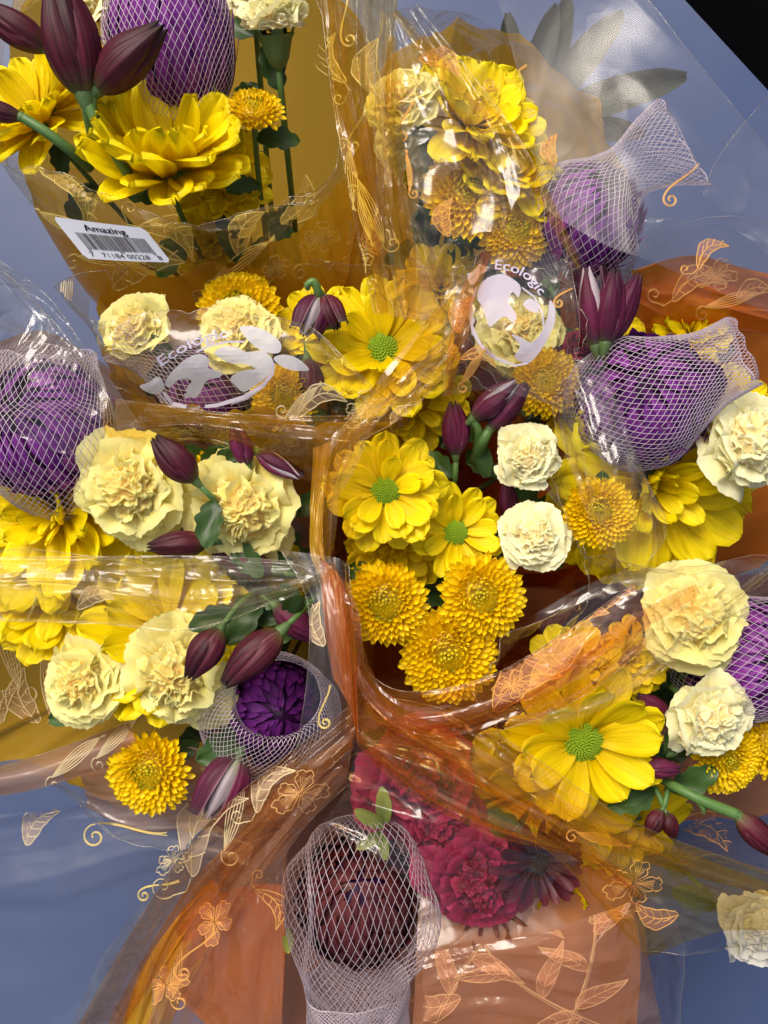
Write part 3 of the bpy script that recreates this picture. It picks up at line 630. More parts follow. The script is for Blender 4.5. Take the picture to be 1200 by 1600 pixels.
def lay(su, root, name, lines, fills, fn, mat, matfill=None, wpx=2.4, lift=.0006):
    """put polylines (as flat ribbons) and filled outlines on the film surface; fn maps motif coords to picture-plane coords"""
    inv = root.matrix_basis.inverted(); vs, fs, mi = [], [], []
    for pl, w in lines:
        P = [fn(*p) for p in pl]; P = resample(P, 4); hs = [su.hit(x, y, lift + .0002) for x, y in P]
        run = []
        def flush(run):
            if len(run) < 2: return
            b = len(vs); m = len(run)
            for q, h in enumerate(run):
                t = run[min(q + 1, m - 1)] - run[max(q - 1, 0)]; t.normalize(); s = t.cross((CAM - h).normalized()).normalized()
                ww = wpx * w * .5 * K(h.z) * (.55 + .45 * math.sin(PI * min(1, (q + .6) / m)) ** .5); vs.append(inv @ (h + s * ww)); vs.append(inv @ (h - s * ww))
            for q in range(m - 1): fs.append((b + 2 * q, b + 2 * q + 1, b + 2 * q + 3, b + 2 * q + 2)); mi.append(0)
        last = None
        for h in hs:
            if h is None or (last is not None and (h - last).length > .008):
                flush(run); run = []
            if h is not None: run.append(h)
            last = h
        flush(run)
    for poly in fills:
        if not matfill: continue
        P = [fn(*p) for p in poly]; P = resample(P + [P[0]], 8)[:-1]
        xs = [p[0] for p in P]; ys = [p[1] for p in P]; ins = []
        x = min(xs)
        while x < max(xs):
            y = min(ys)
            while y < max(ys):
                c = False; j = len(P) - 1
                for i in range(len(P)):
                    if (P[i][1] > y) != (P[j][1] > y) and x < (P[j][0] - P[i][0]) * (y - P[i][1]) / (P[j][1] - P[i][1]) + P[i][0]: c = not c
                    j = i
                if c: ins.append((x, y))
                y += 7
            x += 7
        pts = [Vector(p) for p in P] + [Vector(p) for p in ins]
        try: r = geometry.delaunay_2d_cdt(pts, [], [list(range(len(P)))], 1, .01)
        except Exception: continue
        h = [su.hit(v.x, v.y, lift) for v in r[0]]; b = len(vs); hz = [k if k is not None else Vector((0, 0, -9)) for k in h]
        vs += [inv @ k for k in hz]
        for f in r[2]:
            if all(h[i] is not None for i in f) and max((hz[f[0]] - hz[f[1]]).length, (hz[f[1]] - hz[f[2]]).length) < .012: fs.append(tuple(b + i for i in f)); mi.append(1)
    if not fs: return None
    par = list(range(len(vs)))
    def find(a):
        while par[a] != a: par[a] = par[par[a]]; a = par[a]
        return a
    for f in fs:
        for q in f[1:]: par[find(q)] = find(f[0])
    cl = {}
    for k, f in enumerate(fs): cl.setdefault(find(f[0]), []).append(k)
    groups = []
    for ks in cl.values():
        P = [vs[q] for k in ks for q in fs[k]]; e = .0015
        groups.append([[min(p[a] for p in P) - e for a in range(3)], [max(p[a] for p in P) + e for a in range(3)], ks])
    ch = True
    while ch:
        ch = False
        for a in range(len(groups)):
            for b in range(a + 1, len(groups)):
                A, B = groups[a], groups[b]
                if all(A[0][q] <= B[1][q] and B[0][q] <= A[1][q] for q in range(3)):
                    groups[a] = [[min(A[0][q], B[0][q]) for q in range(3)], [max(A[1][q], B[1][q]) for q in range(3)], A[2] + B[2]]; groups.pop(b); ch = True; break
            if ch: break
    o = None
    for g in groups:
        if len(g[2]) < 10: continue
        F = [fs[k] for k in g[2]]; used = sorted({i for f in F for i in f}); mp = {a: q for q, a in enumerate(used)}
        me = mesh(name, [vs[i] for i in used], [tuple(mp[i] for i in f) for f in F], mat, smooth=False)
        if matfill: me.materials.append(matfill); me.polygons.foreach_set('material_index', [mi[k] for k in g[2]])
        o = add(name, me, root)
    return o
def stamp(su, root, kind, px, py, size, rot, mat, fill=None, wpx=2.4, flip=1):
    L, F = motif(kind); a = math.radians(rot); c, s = math.cos(a), math.sin(a)
    fn = lambda x, y: (px + size * (x * c - y * flip * s), py - size * (x * s + y * flip * c))
    return lay(su, root, {'leaf': 'printed_leaf', 'curlleaf': 'printed_leaf', 'swirl': 'printed_swirl', 'flower': 'printed_flower', 'flourish': 'printed_flourish', 'spray': 'printed_leaf_spray'}[kind], L, F, fn, mat, fill, wpx)
def text_polys(txt):
    cu = bpy.data.curves.new('lettering', 'FONT'); cu.body = txt; cu.size = 1; cu.resolution_u = 3; cu.fill_mode = 'FRONT'
    o = bpy.data.objects.new('lettering', cu); COL.objects.link(o); dg = bpy.context.evaluated_depsgraph_get(); ev = o.evaluated_get(dg); me = ev.to_mesh()
    vs = [(v.co.x, v.co.y) for v in me.vertices]; fs = [tuple(p.vertices) for p in me.polygons]; ev.to_mesh_clear(); bpy.data.objects.remove(o)
    return vs, fs
def write(su, root, txt, fn, mat, bold=0, lift=.0009, name='lettering'):
    vs, fs = text_polys(txt); w = max(v[0] for v in vs); inv = root.matrix_basis.inverted(); V, Fc = [], []
    for dx, dy in [(0, 0)] + ([(bold, 0), (bold / 2, bold / 2), (bold / 2, -bold / 2)] if bold else []):
        hs = [su.hit(*fn((v[0] + dx) / w, v[1] + dy), lift + .00004 * (dx > 0) + .00004 * (dy > 0)) for v in vs]; b = len(V)
        V += [inv @ (h if h is not None else Vector((0, 0, -1))) for h in hs]
        Fc += [tuple(b + i for i in f) for f in fs if all(hs[i] is not None for i in f)]
    return add(name, mesh(name, V, Fc, mat, smooth=False), root)
# ================================================================== THE BOUQUETS
UP = lambda t: (0.0, t)
# ---- A: top left, amber sleeve
daisy(262, 262, .0, 150, (.04, .8), 'large bright yellow daisy facing up above the white barcode sticker', 'A', .2, [(15, 24, 1.0), (14, 44, 1.12), (10, 58, 1.0)])
daisy(60, 185, -.01, 118, (-.35, .5), 'yellow daisy behind the dark bud stems at the left edge of the top left bouquet', 'A', .7, [(12, 15, 1.05), (11, 35, .95), (6, 50, .8)])
daisy(165, 75, -.045, 100, (-.1, .5), 'half hidden yellow daisy behind the tall dark bud, left of the top netted bloom', 'A', .1)
daisy(345, 275, -.055, 90, (.2, .2), 'low yellow daisy in shade under the large one, right of the barcode sticker', 'A', .5, kind='none')
daisy(330, 380, -.085, 70, (.1, .1), 'small yellow bloom deep behind the amber film above the middle cream buds', 'A', .5, kind='none')
button(398, 183, .005, 47, (.15, .6), 'small yellow button bloom between the big daisy and the pale carnation with green calyx', 'A', n=130, flat=.6)
carnation(428, 38, .015, 66, (-.12, 1.7), 'pale closed carnation seen from the side over its long green calyx', 'A', 0, C_white, open_=.15)
carnation(140, 8, -.03, 62, (-.1, .4), 'pale carnation at the top edge behind the tall dark bud', 'A', 0, C_white)
carnation(398, -5, -.02, 40, (.1, .3), 'small pale carnation cut by the top edge right of the netted bloom', 'A', 0, C_white)
bud(133, 152, .045, 175, 101, 15, 'tall dark maroon bud standing upright at the top left corner', 'A', w=1.05, stemlen=0)
bud(150, 142, .045, 145, 36, 15, 'dark maroon bud slanting right over the netted purple bloom', 'A', w=1.0, stemlen=0)
bud(78, 78, .035, 120, 150, 12, 'dark maroon bud pointing left at the upper left edge', 'A', w=.9, stemlen=0)
bud(36, 184, .035, 90, 165, 5, 'brownish bud on a green stalk entering at the left edge', 'A', w=.75, stemlen=0)
def twig(label, paths, cat='stem', name='green_stalk'):
    vs, fs = [], []; 
    for P, r0, r1 in paths:
        pts = [Vector(q) for q in catmull([tuple(at(*p)) for p in P], 16)]
        a, b = tube(pts, [r0 + (r1 - r0) * q / 16 for q in range(17)], 8); o = len(vs); vs += a; fs += [tuple(o + i for i in f) for f in b]
    return tag(add(name, mesh(name, vs, fs, M_green)), label, cat, 'green stalks')
twig('green forked stalk carrying the three dark buds at top left', [([(133, 150, .045), (150, 190, .042), (180, 240, .036), (218, 300, .01)], .0036, .0034), ([(150, 140, .045), (143, 165, .043), (150, 190, .042)], .0028, .0036), ([(78, 78, .035), (110, 90, .036), (130, 140, .040), (138, 180, .038), (150, 235, .01)], .003, .0036)])
twig('thin green stalk running right from the brownish bud at the left edge', [([(36, 184, .035), (70, 205, .034), (110, 235, .026), (140, 262, .005)], .003, .0034)])
purple_mum(268, 70, -.005, 100, (.05, 1.1), 'large lilac bloom in a tight net at the top edge', 'A', long=1.25)
net('tight pale net round the lilac bloom at the top edge', [(285, 190, -.03, 40), (283, 165, -.02, 66), (272, 100, .0, 92), (262, 20, .01, 95), (250, -60, .01, 70)], 54, 7)
# ---- B: top centre right
daisy(738, 192, .01, 116, (.25, .45), 'bright yellow daisy at the top of the upper right bouquet beside the pale carnation', 'B', .3, [(12, 18, 1.05), (11, 36, .95), (7, 50, .85)], kind='none')
daisy(795, 272, .005, 104, (.35, .25), 'yellow daisy leaning right between the top daisy and the open netted bloom', 'B', .9, [(12, 10, 1.0), (10, 30, .9), (7, 45, .8)], kind='none')
daisy(690, 250, -.03, 80, (-.2, .1), 'yellow daisy deep between the top daisy and the upper button bloom', 'B', .9)
button(728, 312, .005, 70, (.1, .1), 'fluffy yellow button bloom with green heart under film in the upper right bouquet', 'B')
button(800, 368, .002, 57, (.2, -.05), 'yellow button bloom just above the white logo in the upper right bouquet', 'B')
daisy(690, 450, -.05, 80, (.0, .2), 'yellow daisy seen through amber folds left of the upper white logo', 'B', .4, kind='none')
carnation(632, 158, .028, 68, (-.5, .6), 'pale yellow carnation left of the top daisy in the upper right bouquet', 'B', 0, C_cream, open_=.8)
carnation(625, 215, -.02, 48, (-.5, .2), 'pale carnation seen dimly through film under another in the upper right bouquet', 'B', 0, C_white)
purple_mum(915, 345, -.005, 86, (.35, .35), 'deep purple bloom in the loose net with a flared mouth at upper right', 'B', long=1.1)
net('pale net with a wide flared mouth on the purple bloom at upper right', [(880, 460, -.05, 50), (895, 410, -.03, 84), (916, 335, .002, 96), (960, 285, .01, 56), (985, 265, .015, 46), (1030, 238, .02, 62), (1072, 222, .025, 78)], 44, 7.5, sq=.8)
# ---- C: left centre with logo
carnation(212, 520, .0, 66, (-.45, .35), 'half open cream carnation at the left of the logo film', 'C', 0, C_cream, open_=.5)
carnation(372, 515, .005, 66, (.05, .35), 'cream carnation standing behind the white logo on the left film', 'C', 1, C_cream, open_=.85)
button(375, 490, -.012, 66, (.05, .3), 'yellow button bloom peeping out above the carnation behind the left logo', 'C')
button(447, 620, .0, 52, (-.1, -.1), 'yellow button bloom behind the right end of the left logo', 'C')
daisy(598, 545, -.01, 125, (.05, .25), 'large yellow daisy with green centre blurred behind film in the middle', 'C', .5)
daisy(500, 510, -.02, 80, (-.2, .4), 'yellow daisy left of the large one behind film, under the split dark bud', 'C', .2, kind='none')
daisy(640, 620, -.035, 100, (.1, 0), 'low yellow daisy under film directly above the main open daisy', 'C', .9, kind='none')
bud(500, 462, .02, 72, 250, 15, 'split dark maroon bud hanging from a curled green tip above the middle daisy', 'C', B_streak, 1.35, 2, stemlen=0)
bud(505, 462, .022, 62, 292, 15, 'second half of the split dark bud pair above the middle daisy', 'C', B_mar, 1.25, 1, 1.0, stemlen=0)
twig('short curled green tip over the split dark buds', [([(500, 470, .02), (497, 455, .026), (490, 440, .03), (480, 445, .03), (482, 452, .028)], .0035, .0015)])
bud(480, 560, .0, 85, 275, 10, 'dark bud dim behind film right of the left logo', 'C', B_mar, 1.1)
purple_mum(320, 612, -.03, 72, (-.2, .2), 'dim purple bloom behind the white logo on the left film', 'C')
net('net round the dim purple bloom behind the left logo', [(395, 640, -.04, 30), (350, 620, -.02, 66), (300, 595, -.01, 60), (240, 560, .0, 34), (185, 530, .004, 42)], 36, 8)
# ---- D: left
purple_mum(72, 672, -.005, 108, (-.2, .2), 'large deep purple netted bloom at the left edge', 'D')
net('white net flaring upward from the purple bloom at the left edge', [(105, 775, -.05, 50), (90, 735, -.02, 92), (74, 672, .005, 111), (66, 612, .010, 96), (66, 575, .014, 82), (70, 545, .014, 76)], 58, 6.5)
daisy(85, 800, -.02, 165, (-.35, -.05), 'big yellow daisy spreading left behind the left cream carnation', 'D', .3, [(13, 5, 1.05), (13, 16, .98), (10, 30, .8)], kind='none')
carnation(207, 768, .02, 90, (-.12, -.05), 'wide open cream carnation, left of the pair in the left bouquet', 'D', .4, extra=[(100, 25, 1.35), (150, 10, 1.2), (250, 5, 1.15)])
carnation(383, 792, .02, 96, (.05, -.1), 'wide open cream carnation, right of the pair in the left bouquet', 'D', 1.4)
bud(306, 752, .045, 92, 132, 12, 'rounded dark bud between and above the pair of open cream carnations', 'D', B_mar, 1.2)
bud(388, 728, .03, 70, 108, 15, 'plum bud upright above the right open cream carnation', 'D', B_plum, 1.15)
bud(400, 705, .03, 80, -32, 10, 'torn plum bud with a pale stripe right of the upright one, left of centre', 'D', B_streak, .8, 1)
bud(325, 848, .03, 92, 184, 8, 'dark bud lying between the bottoms of the two open cream carnations', 'D', B_mar, 1.0)
bud(430, 892, .015, 100, 165, 5, 'plum bud half under film below the right open cream carnation', 'D', B_plum, 1.0)
button(330, 738, -.015, 34, (0, .1), 'small yellow button bloom peeping between the two open cream carnations', 'D', n=90)
# ---- E: lower left
daisy(265, 985, -.01, 150, (-.1, .4), 'yellow daisy behind the lower left cream carnations under the film edge', 'E', .2, [(13, 8, 1.05), (12, 20, .95), (8, 35, .8)])
daisy(90, 925, -.045, 130, (-.1, .2), 'yellow daisy seen through wrinkled film at the left, above the lone round carnation', 'E', .5)
daisy(400, 905, -.03, 90, (.2, .3), 'yellow daisy seen through film below the right open carnation', 'E', .5, kind='none')
carnation(135, 1058, .01, 74, (-.35, .0), 'round half open cream carnation alone at the lower left', 'E', .2, open_=.75)
carnation(275, 1058, .015, 92, (.0, -.1), 'ragged open cream carnation under two dark buds at lower left', 'E', .9, extra=[(48, 25, 1.25), (262, 5, 1.35), (285, 12, 1.1)])
button(237, 1203, .0, 68, (-.1, -.1), 'yellow button bloom hanging below the ragged cream carnation', 'E')
bud(345, 982, .045, 90, 238, 12, 'dark bud lying over the ragged cream carnation, left of two', 'E', B_mar, 1.25)
bud(440, 985, .045, 120, 223, 12, 'long dark bud lying over the ragged cream carnation, right of two', 'E', B_mar, 1.0)
bud(428, 945, .01, 95, -35, 8, 'dark red bud pointing right above the round net mouth', 'E', B_plum, 1.1)
bud(375, 1178, .01, 105, 243, 10, 'loose plum bud with pale edges under the round net mouth', 'E', B_streak, 1.25, 2)
purple_mum(430, 1112, -.01, 80, (.3, .15), 'violet bloom looking up out of the round net mouth', 'E', mats=(M_purpledark, M_purpledark))
net('pale net folded back in a thick ring round the violet bloom', [(435, 1135, -.06, 72), (424, 1128, -.03, 104), (420, 1118, -.002, 108), (428, 1100, .014, 92), (434, 1092, .018, 76), (436, 1092, .010, 68)], 64, 6.5, sq=.85, fixT=(.25, .2, 1))
# ---- F: centre
daisy(602, 768, .025, 100, (.0, .02), 'main open yellow daisy with round green centre in the middle', 'F', .1, [(13, 6, 1.0), (12, 16, .92), (5, 30, .7)])
daisy(712, 832, .008, 82, (.28, .1), 'smaller yellow daisy with green centre tucked right of the main one', 'F', .6, [(11, 10, 1.0), (9, 26, .88)])
daisy(625, 850, -.012, 92, (.0, -.3), 'yellow daisy hidden under the main open one, petals hanging down', 'F', .6, kind='none')
button(605, 940, .012, 66, (-.12, -.05), 'yellow button bloom, left of the three in the middle cluster', 'F')
button(750, 932, .015, 68, (.1, -.0), 'yellow button bloom, upper right of the three in the middle cluster', 'F')
button(700, 1018, .008, 75, (.0, -.15), 'yellow button bloom under film, lowest of the three in the middle cluster', 'F')
carnation(823, 715, .02, 60, (.05, .05), 'tight ivory carnation, upper of the two right of the main daisy', 'F', .3, C_white, open_=.62)
carnation(833, 838, .02, 60, (.0, .1), 'tight ivory carnation, lower of the two right of the main daisy', 'F', 1.3, C_white, open_=.62)
bud(712, 712, .008, 85, 94, 18, 'plum bud upright just right of the main open daisy', 'F', B_plum, 1.2)
bud(738, 655, .02, 88, 40, 12, 'plum bud with a pale stripe leaning right above the upper ivory carnation', 'F', B_streak, 1.0, 1, stemlen=0)
bud(764, 672, .016, 92, 50, 12, 'plum bud on a green stalk just over the upper ivory carnation', 'F', B_plum, 1.0, stemlen=0)
twig('green stalk of the two plum buds above the upper ivory carnation', [([(764, 672, .016), (755, 690, .014), (743, 720, -.01)], .003, .004), ([(738, 655, .02), (748, 675, .016), (745, 705, .0)], .0025, .003)])
bud(795, 810, -.01, 60, 95, 10, 'small dark purple bud between the two ivory carnations', 'F', B_plum, 1.1)
# ---- J / T: behind the upper logo
carnation(812, 512, -.02, 72, (.1, .2), 'cream carnation behind the white logo on the upper right film', 'T', .3)
button(852, 600, -.01, 56, (-.1, .05), 'yellow button bloom under film above the upper ivory carnation', 'T')
button(890, 640, -.025, 50, (.2, -.2), 'yellow button bloom half hidden left of the big netted bloom', 'T', n=120)
bud(933, 545, .02, 124, 100, 12, 'tall plum bud with open white striped side at upper right, left of a cluster', 'T', B_streak, .8, 2, stemlen=0)
bud(945, 540, .025, 116, 85, 12, 'tall plum bud in the middle of the upper right cluster', 'T', B_plum, .95, stemlen=0)
bud(952, 535, .02, 112, 68, 10, 'tall plum bud on the right of the upper right cluster', 'T', B_plum, .85, stemlen=0)
twig('green stalk below the cluster of tall plum buds at upper right', [([(944, 540, .02), (940, 560, .012), (932, 600, -.03)], .005, .005)])
carnation(905, 545, -.02, 36, (0, .2), 'small pink frilled bloom left of the tall plum buds', 'T', 0, dict(C_red, outer=C_red['mid']), calyx=False, name='pink_bloom')
bud(850, 440, -.01, 90, 140, 8, 'dull red bud behind film beside the upper logo', 'T', B_plum, 1.0)
daisy(955, 530, -.03, 62, (.1, .4), 'small yellow daisy peeping out behind the tall plum buds', 'G', .1, kind='none')
daisy(1080, 520, -.035, 70, (.1, .5), 'yellow daisy peeping over the big netted bloom at right', 'G', .1, kind='none')
# ---- G: right
purple_mum(1005, 628, .0, 106, (-.35, .2), 'big violet bloom inside the long net at the right', 'G', long=1.1)
purple_mum(1100, 598, .012, 34, (.4, .1), 'dark purple petals showing at the open mouth of the long net at right', 'G', mats=(M_purpledark, M_purpledark))
net('long white net with frayed mouth round the violet bloom at right', [(905, 665, -.02, 44), (930, 650, -.01, 84), (1000, 630, .01, 104), (1060, 600, .02, 84), (1110, 575, .026, 62), (1165, 548, .03, 58)], 62, 6.5, sq=.8)
daisy(1135, 640, -.02, 88, (.3, .2), 'yellow daisy between the long net and the right carnation', 'G', .3, kind='none')
daisy(1020, 755, -.02, 190, (.2, -.3), 'big yellow daisy spreading right below the long net', 'G', .4, [(13, 0, 1.0), (13, 12, .95), (9, 24, .8)], kind='none')
button(935, 800, .016, 56, (-.05, .0), 'yellow button bloom with green heart left on the big right daisy', 'G')
carnation(1165, 690, .01, 88, (.3, .1), 'ivory carnation cut by the right edge beside the long net', 'G', .3, C_white, open_=.8)
# ---- H: lower right
purple_mum(1165, 1030, -.015, 100, (.3, .1), 'purple netted bloom cut by the right edge', 'H', long=1.0)
net('fine net round the purple bloom at the right edge', [(1060, 1040, -.05, 40), (1090, 1035, -.03, 80), (1150, 1030, .0, 98), (1240, 1020, .01, 90)], 50, 7.5, sq=.8)
carnation(1082, 960, .02, 86, (.0, .15), 'full cream carnation under film in the lower right bouquet', 'H', .3, C_cream, open_=.85, extra=[(205, 15, 1.1)])
carnation(1105, 1120, .02, 74, (.25, -.3), 'ivory carnation leaning right beside the lower right daisy', 'H', .6, C_white, open_=.6)
daisy(912, 1160, .02, 130, (.12, -.1), 'open yellow daisy with bright green centre at lower right', 'H', .25, [(10, 4, 1.05), (9, 18, .95)])
daisy(905, 1045, -.01, 88, (-.1, .4), 'yellow daisy above the open lower right one under film', 'H', .5, [(9, 15, 1.0), (8, 35, .9)], kind='none')
daisy(985, 1030, -.01, 70, (.2, .1), 'small yellow daisy left of the full cream carnation at lower right', 'H', .2, kind='none')
daisy(860, 1230, -.03, 150, (.0, -.4), 'yellow daisy beneath the open lower right one, petals fanning down', 'H', .5, [(12, 3, 1.05), (10, 15, .95)], kind='none')
daisy(985, 1290, -.05, 120, (.3, -.5), 'yellow petals trailing under film below the lower right daisy', 'H', .5, [(9, 0, 1.05)], kind='none')
button(1130, 1180, .0, 60, (.2, -.2), 'yellow button bloom under the ivory carnation at the lower right edge', 'H')
button(1200, 1160, -.01, 55, (.3, 0), 'yellow button bloom cut by the right edge at lower right', 'H')
bud(1045, 1115, .01, 62, 150, 10, 'dark bud between the full cream carnation and the open lower right daisy', 'H', B_plum, 1.1)
bud(1000, 1195, .018, 62, -5, 8, 'plum bud right of the open lower right daisy', 'H', B_plum, 1.2)
bud(1035, 1265, .015, 48, 235, 10, 'tiny dark bud, left of the small pair below the lower right daisy', 'H', B_mar, 1.3)
bud(1040, 1268, .015, 44, 285, 10, 'tiny dark bud, right of the small pair below the lower right daisy', 'H', B_mar, 1.3)
bud(1150, 1272, .03, 100, -42, 5, 'brown bud on a long green stalk at the lower right edge', 'H', B_mar, .9, stemlen=0)
twig('long green stalk reaching to the brown bud at the lower right edge', [([(1030, 1215, .0), (1060, 1232, .02), (1100, 1252, .028), (1152, 1273, .03)], .003, .0036), ([(1090, 1248, .027), (1098, 1262, .027), (1100, 1272, .026)], .003, .0006)])
# ---- I: bottom
carnation(655, 1215, -.01, 92, (.0, .0), 'red carnation, upper of the two, under folded film at the bottom', 'I', .4, C_red, name='red_carnation', extra=[(150, 10, 1.2), (60, 10, 1.2)])
carnation(742, 1370, .0, 86, (.1, -.15), 'red carnation, lower of the two, at the bottom', 'I', .9, C_red, name='red_carnation', extra=[(270, 0, 1.3), (225, 0, 1.35), (310, 5, 1.2), (120, 5, 1.3)])
carnation(690, 1290, -.015, 74, (.1, .1), 'crumpled red bloom between the two red carnations', 'I', 2.2, C_red, name='red_carnation', open_=.7)
carnation(600, 1245, -.03, 60, (-.1, .2), 'dim red bloom beside the upper red carnation', 'I', .4, C_red, name='red_carnation')
daisy(842, 1348, .012, 84, (.3, -.1), 'maroon daisy with dark centre right of the red carnation', 'I', .2, [(15, 5, 1.0), (13, 22, .85)], kind='dark', sub=P_daisydark, name='maroon_daisy')
daisy(862, 1388, -.035, 118, (.05, -.3), 'yellow tipped petals fanning below the maroon daisy', 'I', .4, [(7, 0, .95)], kind='none')
daisy(765, 1420, -.02, 125, (.0, -.35), 'bronze daisy with long narrow petals under the lower red carnation', 'I', .4, [(15, 0, 1.1)], kind='none', sub=P_bronze, name='bronze_daisy')
purple_mum(560, 1405, -.03, 98, (.0, .8), 'dark wine coloured bloom in the big net at the bottom', 'I', mats=(M_dusty, M_dusty))
net('big open net at the bottom gathered into a pale bunch', [(560, 1295, -.035, 60), (562, 1335, -.012, 94), (560, 1410, .004, 112), (558, 1475, .0, 98), (557, 1550, -.01, 78), (562, 1660, -.02, 72)], 56, 9, wav=.09, wire=.00023)
big_net = bpy.data.objects['net_sleeve'] if False else COL.objects[-1]
carnation(1175, 1445, -.07, 62, (.2, .1), 'white frilled bloom alone under clear film at the lower right corner', 'H', .6, C_pale, open_=.6)
# leaves
def leaf(px, py, z, r, ang, pitch, label, mat=M_leaf, n=1):
    wl = .26 if mat is M_reflleaf else .42
    a, p = math.radians(ang), math.radians(pitch)
    me = petal('leaf', mat, 1, wl, 6, 12, -.4, .25, .03, .3, .45, 1.6, .02, int(px))
    o = add('leaf', me); o.matrix_basis = Matrix.Translation(at(px, py, z)) @ Matrix.Rotation(a, 4, 'Z') @ Matrix.Rotation(-p, 4, 'Y') @ Matrix.Scale(r * K(z), 4)
    return tag(o, label, 'leaf', 'leaves among the flowers')
for i, (px, py, z, r, ang, pt, lb) in enumerate([
    (455, 955, .0, 80, 190, 5, 'dark green leaf behind the dark buds at lower left'), (370, 950, .0, 60, 200, 20, 'green leaf tip by the film edge above the ragged carnation'),
    (740, 690, -.01, 60, 130, 10, 'green leaf left of the upper ivory carnation'), (790, 900, -.01, 70, 80, 0, 'green leaf below left of the lower ivory carnation'),
    (760, 745, .0, 60, 100, 20, 'green leaf hugging the upper ivory carnation'), (270, 550, .01, 70, 160, 10, 'green leaf on the half open carnation beside the logo'),
    (1010, 960, -.01, 70, 240, 10, 'green leaf left of the full cream carnation at lower right'), (450, 800, -.02, 90, 20, 10, 'dark leaf right of the right open cream carnation'),
    (150, 1100, -.03, 90, 200, 0, 'dark leaf under the lone round carnation'), (345, 330, -.05, 90, -70, 0, 'dark leaf under the large daisy near the barcode sticker'),
    (420, 330, -.05, 90, -60, 0, 'dark leaf below the small button bloom at top'), (1060, 1060, .0, 50, 60, 10, 'small green leaf between the two lower right carnations'),
    (690, 700, -.04, 90, 60, 0, 'dark leaf behind the upright plum bud'), (200, 900, -.06, 90, 30, 0, 'dark leaf low under the film between left bouquets')]):
    leaf(px, py, z, r, ang, pt, lb)
for i, (px, py, r, ang) in enumerate([(600, 1290, 55, 150), (602, 1285, 60, 95), (598, 1300, 50, 210), (595, 1300, 45, 280), (450, 1450, 40, 270)]):
    leaf(px, py, .0, r, ang, 15, ['pale lime leaf pointing left beside the red carnations', 'pale lime leaf pointing up beside the red carnations', 'pale lime leaf pointing down left beside the red carnations', 'pale lime leaf pointing down beside the red carnations', 'pale lime leaf left of the big bottom net'][i], M_limeleaf)
for i, (px, py, r, ang) in enumerate([(800, 170, 95, 95), (815, 175, 110, 72), (840, 180, 130, 48), (790, 175, 90, 125), (850, 190, 150, 12), (830, 200, 120, -10), (780, 150, 80, 150), (860, 130, 90, 80)]):  # leaves added below the sheet in place of its faint flower reflections
    leaf(px, py, -.22, r * 1.5, ang, 25, ['upright', 'tall', 'slanting', 'short', 'long level', 'low drooping', 'left pointing', 'topmost'][i] + ' grey green leaf standing in for flowers reflected in the clear sheet at top right', M_reflleaf)

# ================================================================== THE SLEEVES
rA, sA = sleeve('amber sleeve with barcode sticker round the top left bouquet', 'A',
    [(60, 320, -.03), (230, 418, -.025), (380, 402, -.02), (470, 345, -.015), (545, 240, -.02), (560, 40, -.05), (300, -120, -.12), (20, 40, -.12)],
    [(-10, 215, .0), (100, 285, .03), (260, 345, .035), (440, 330, .035), (530, 235, .03), (525, 60, .03), (300, -170, -.03), (-90, -30, -.02)], F_amber, F_warm, 1)
rB, sB = sleeve('amber sleeve round the tall upper middle bouquet with the open net', 'B',
    [(560, 420, -.05), (700, 500, -.05), (860, 450, -.05), (960, 400, -.08), (960, 220, -.10), (850, 80, -.12), (700, 40, -.1), (590, 150, -.06)],
    [(600, 440, .02), (700, 520, .03), (800, 520, .04), (895, 420, .04), (835, 250, .03), (730, 110, .03), (620, 20, .03), (590, 150, .03)], F_amber, F_clear, 2)
rC, sC = sleeve('amber sleeve with the white logo print round the left middle bouquet', 'C',
    [(170, 560, -.03), (240, 630, .01), (380, 640, .025), (540, 660, .02), (660, 620, -.02), (700, 470, -.08), (420, 430, -.09), (160, 450, -.09)],
    [(150, 500, .02), (190, 498, .035), (330, 476, .04), (490, 515, .045), (640, 640, .04), (725, 440, .01), (420, 400, -.05), (110, 430, -.04)], F_amber, F_warm, 3)
rD, sD = sleeve('clear sleeve round the left bouquet with two open cream carnations', 'D',
    [(-60, 880, -.07), (140, 900, -.06), (350, 905, -.05), (485, 870, -.05), (480, 740, -.06), (310, 670, -.08), (60, 520, -.10), (-90, 600, -.10)],
    [(-80, 870, .01), (150, 872, .03), (350, 872, .03), (480, 870, .03), (500, 700, .0), (330, 655, -.02), (180, 600, .0), (-40, 420, .0)], F_peach, F_clear, 4)
rE, sE = sleeve('clear sleeve with amber base round the lower left bouquet', 'E',
    [(-60, 1180, -.08), (60, 1190, -.07), (220, 1270, -.06), (400, 1290, -.06), (530, 1120, -.04), (520, 930, -.03), (250, 930, -.06), (-60, 980, -.09)],
    [(-90, 1210, -.02), (60, 1200, -.02), (230, 1320, -.02), (440, 1270, .01), (550, 1120, .03), (520, 900, .035), (250, 880, .025), (-90, 890, -.01)], F_amber, F_clear, 5)
rF, sF = sleeve('orange sleeve round the centre bouquet with the main open daisy', 'F',
    [(510, 850, -.04), (545, 1000, -.04), (640, 1120, -.04), (790, 1080, -.04), (900, 930, -.05), (900, 780, -.06), (800, 580, -.07), (560, 650, -.06)],
    [(500, 840, .02), (548, 1000, .035), (620, 1140, .04), (780, 1090, .04), (905, 930, .03), (880, 790, .02), (720, 560, .0), (525, 680, .03)], F_orange, F_clear, 6)
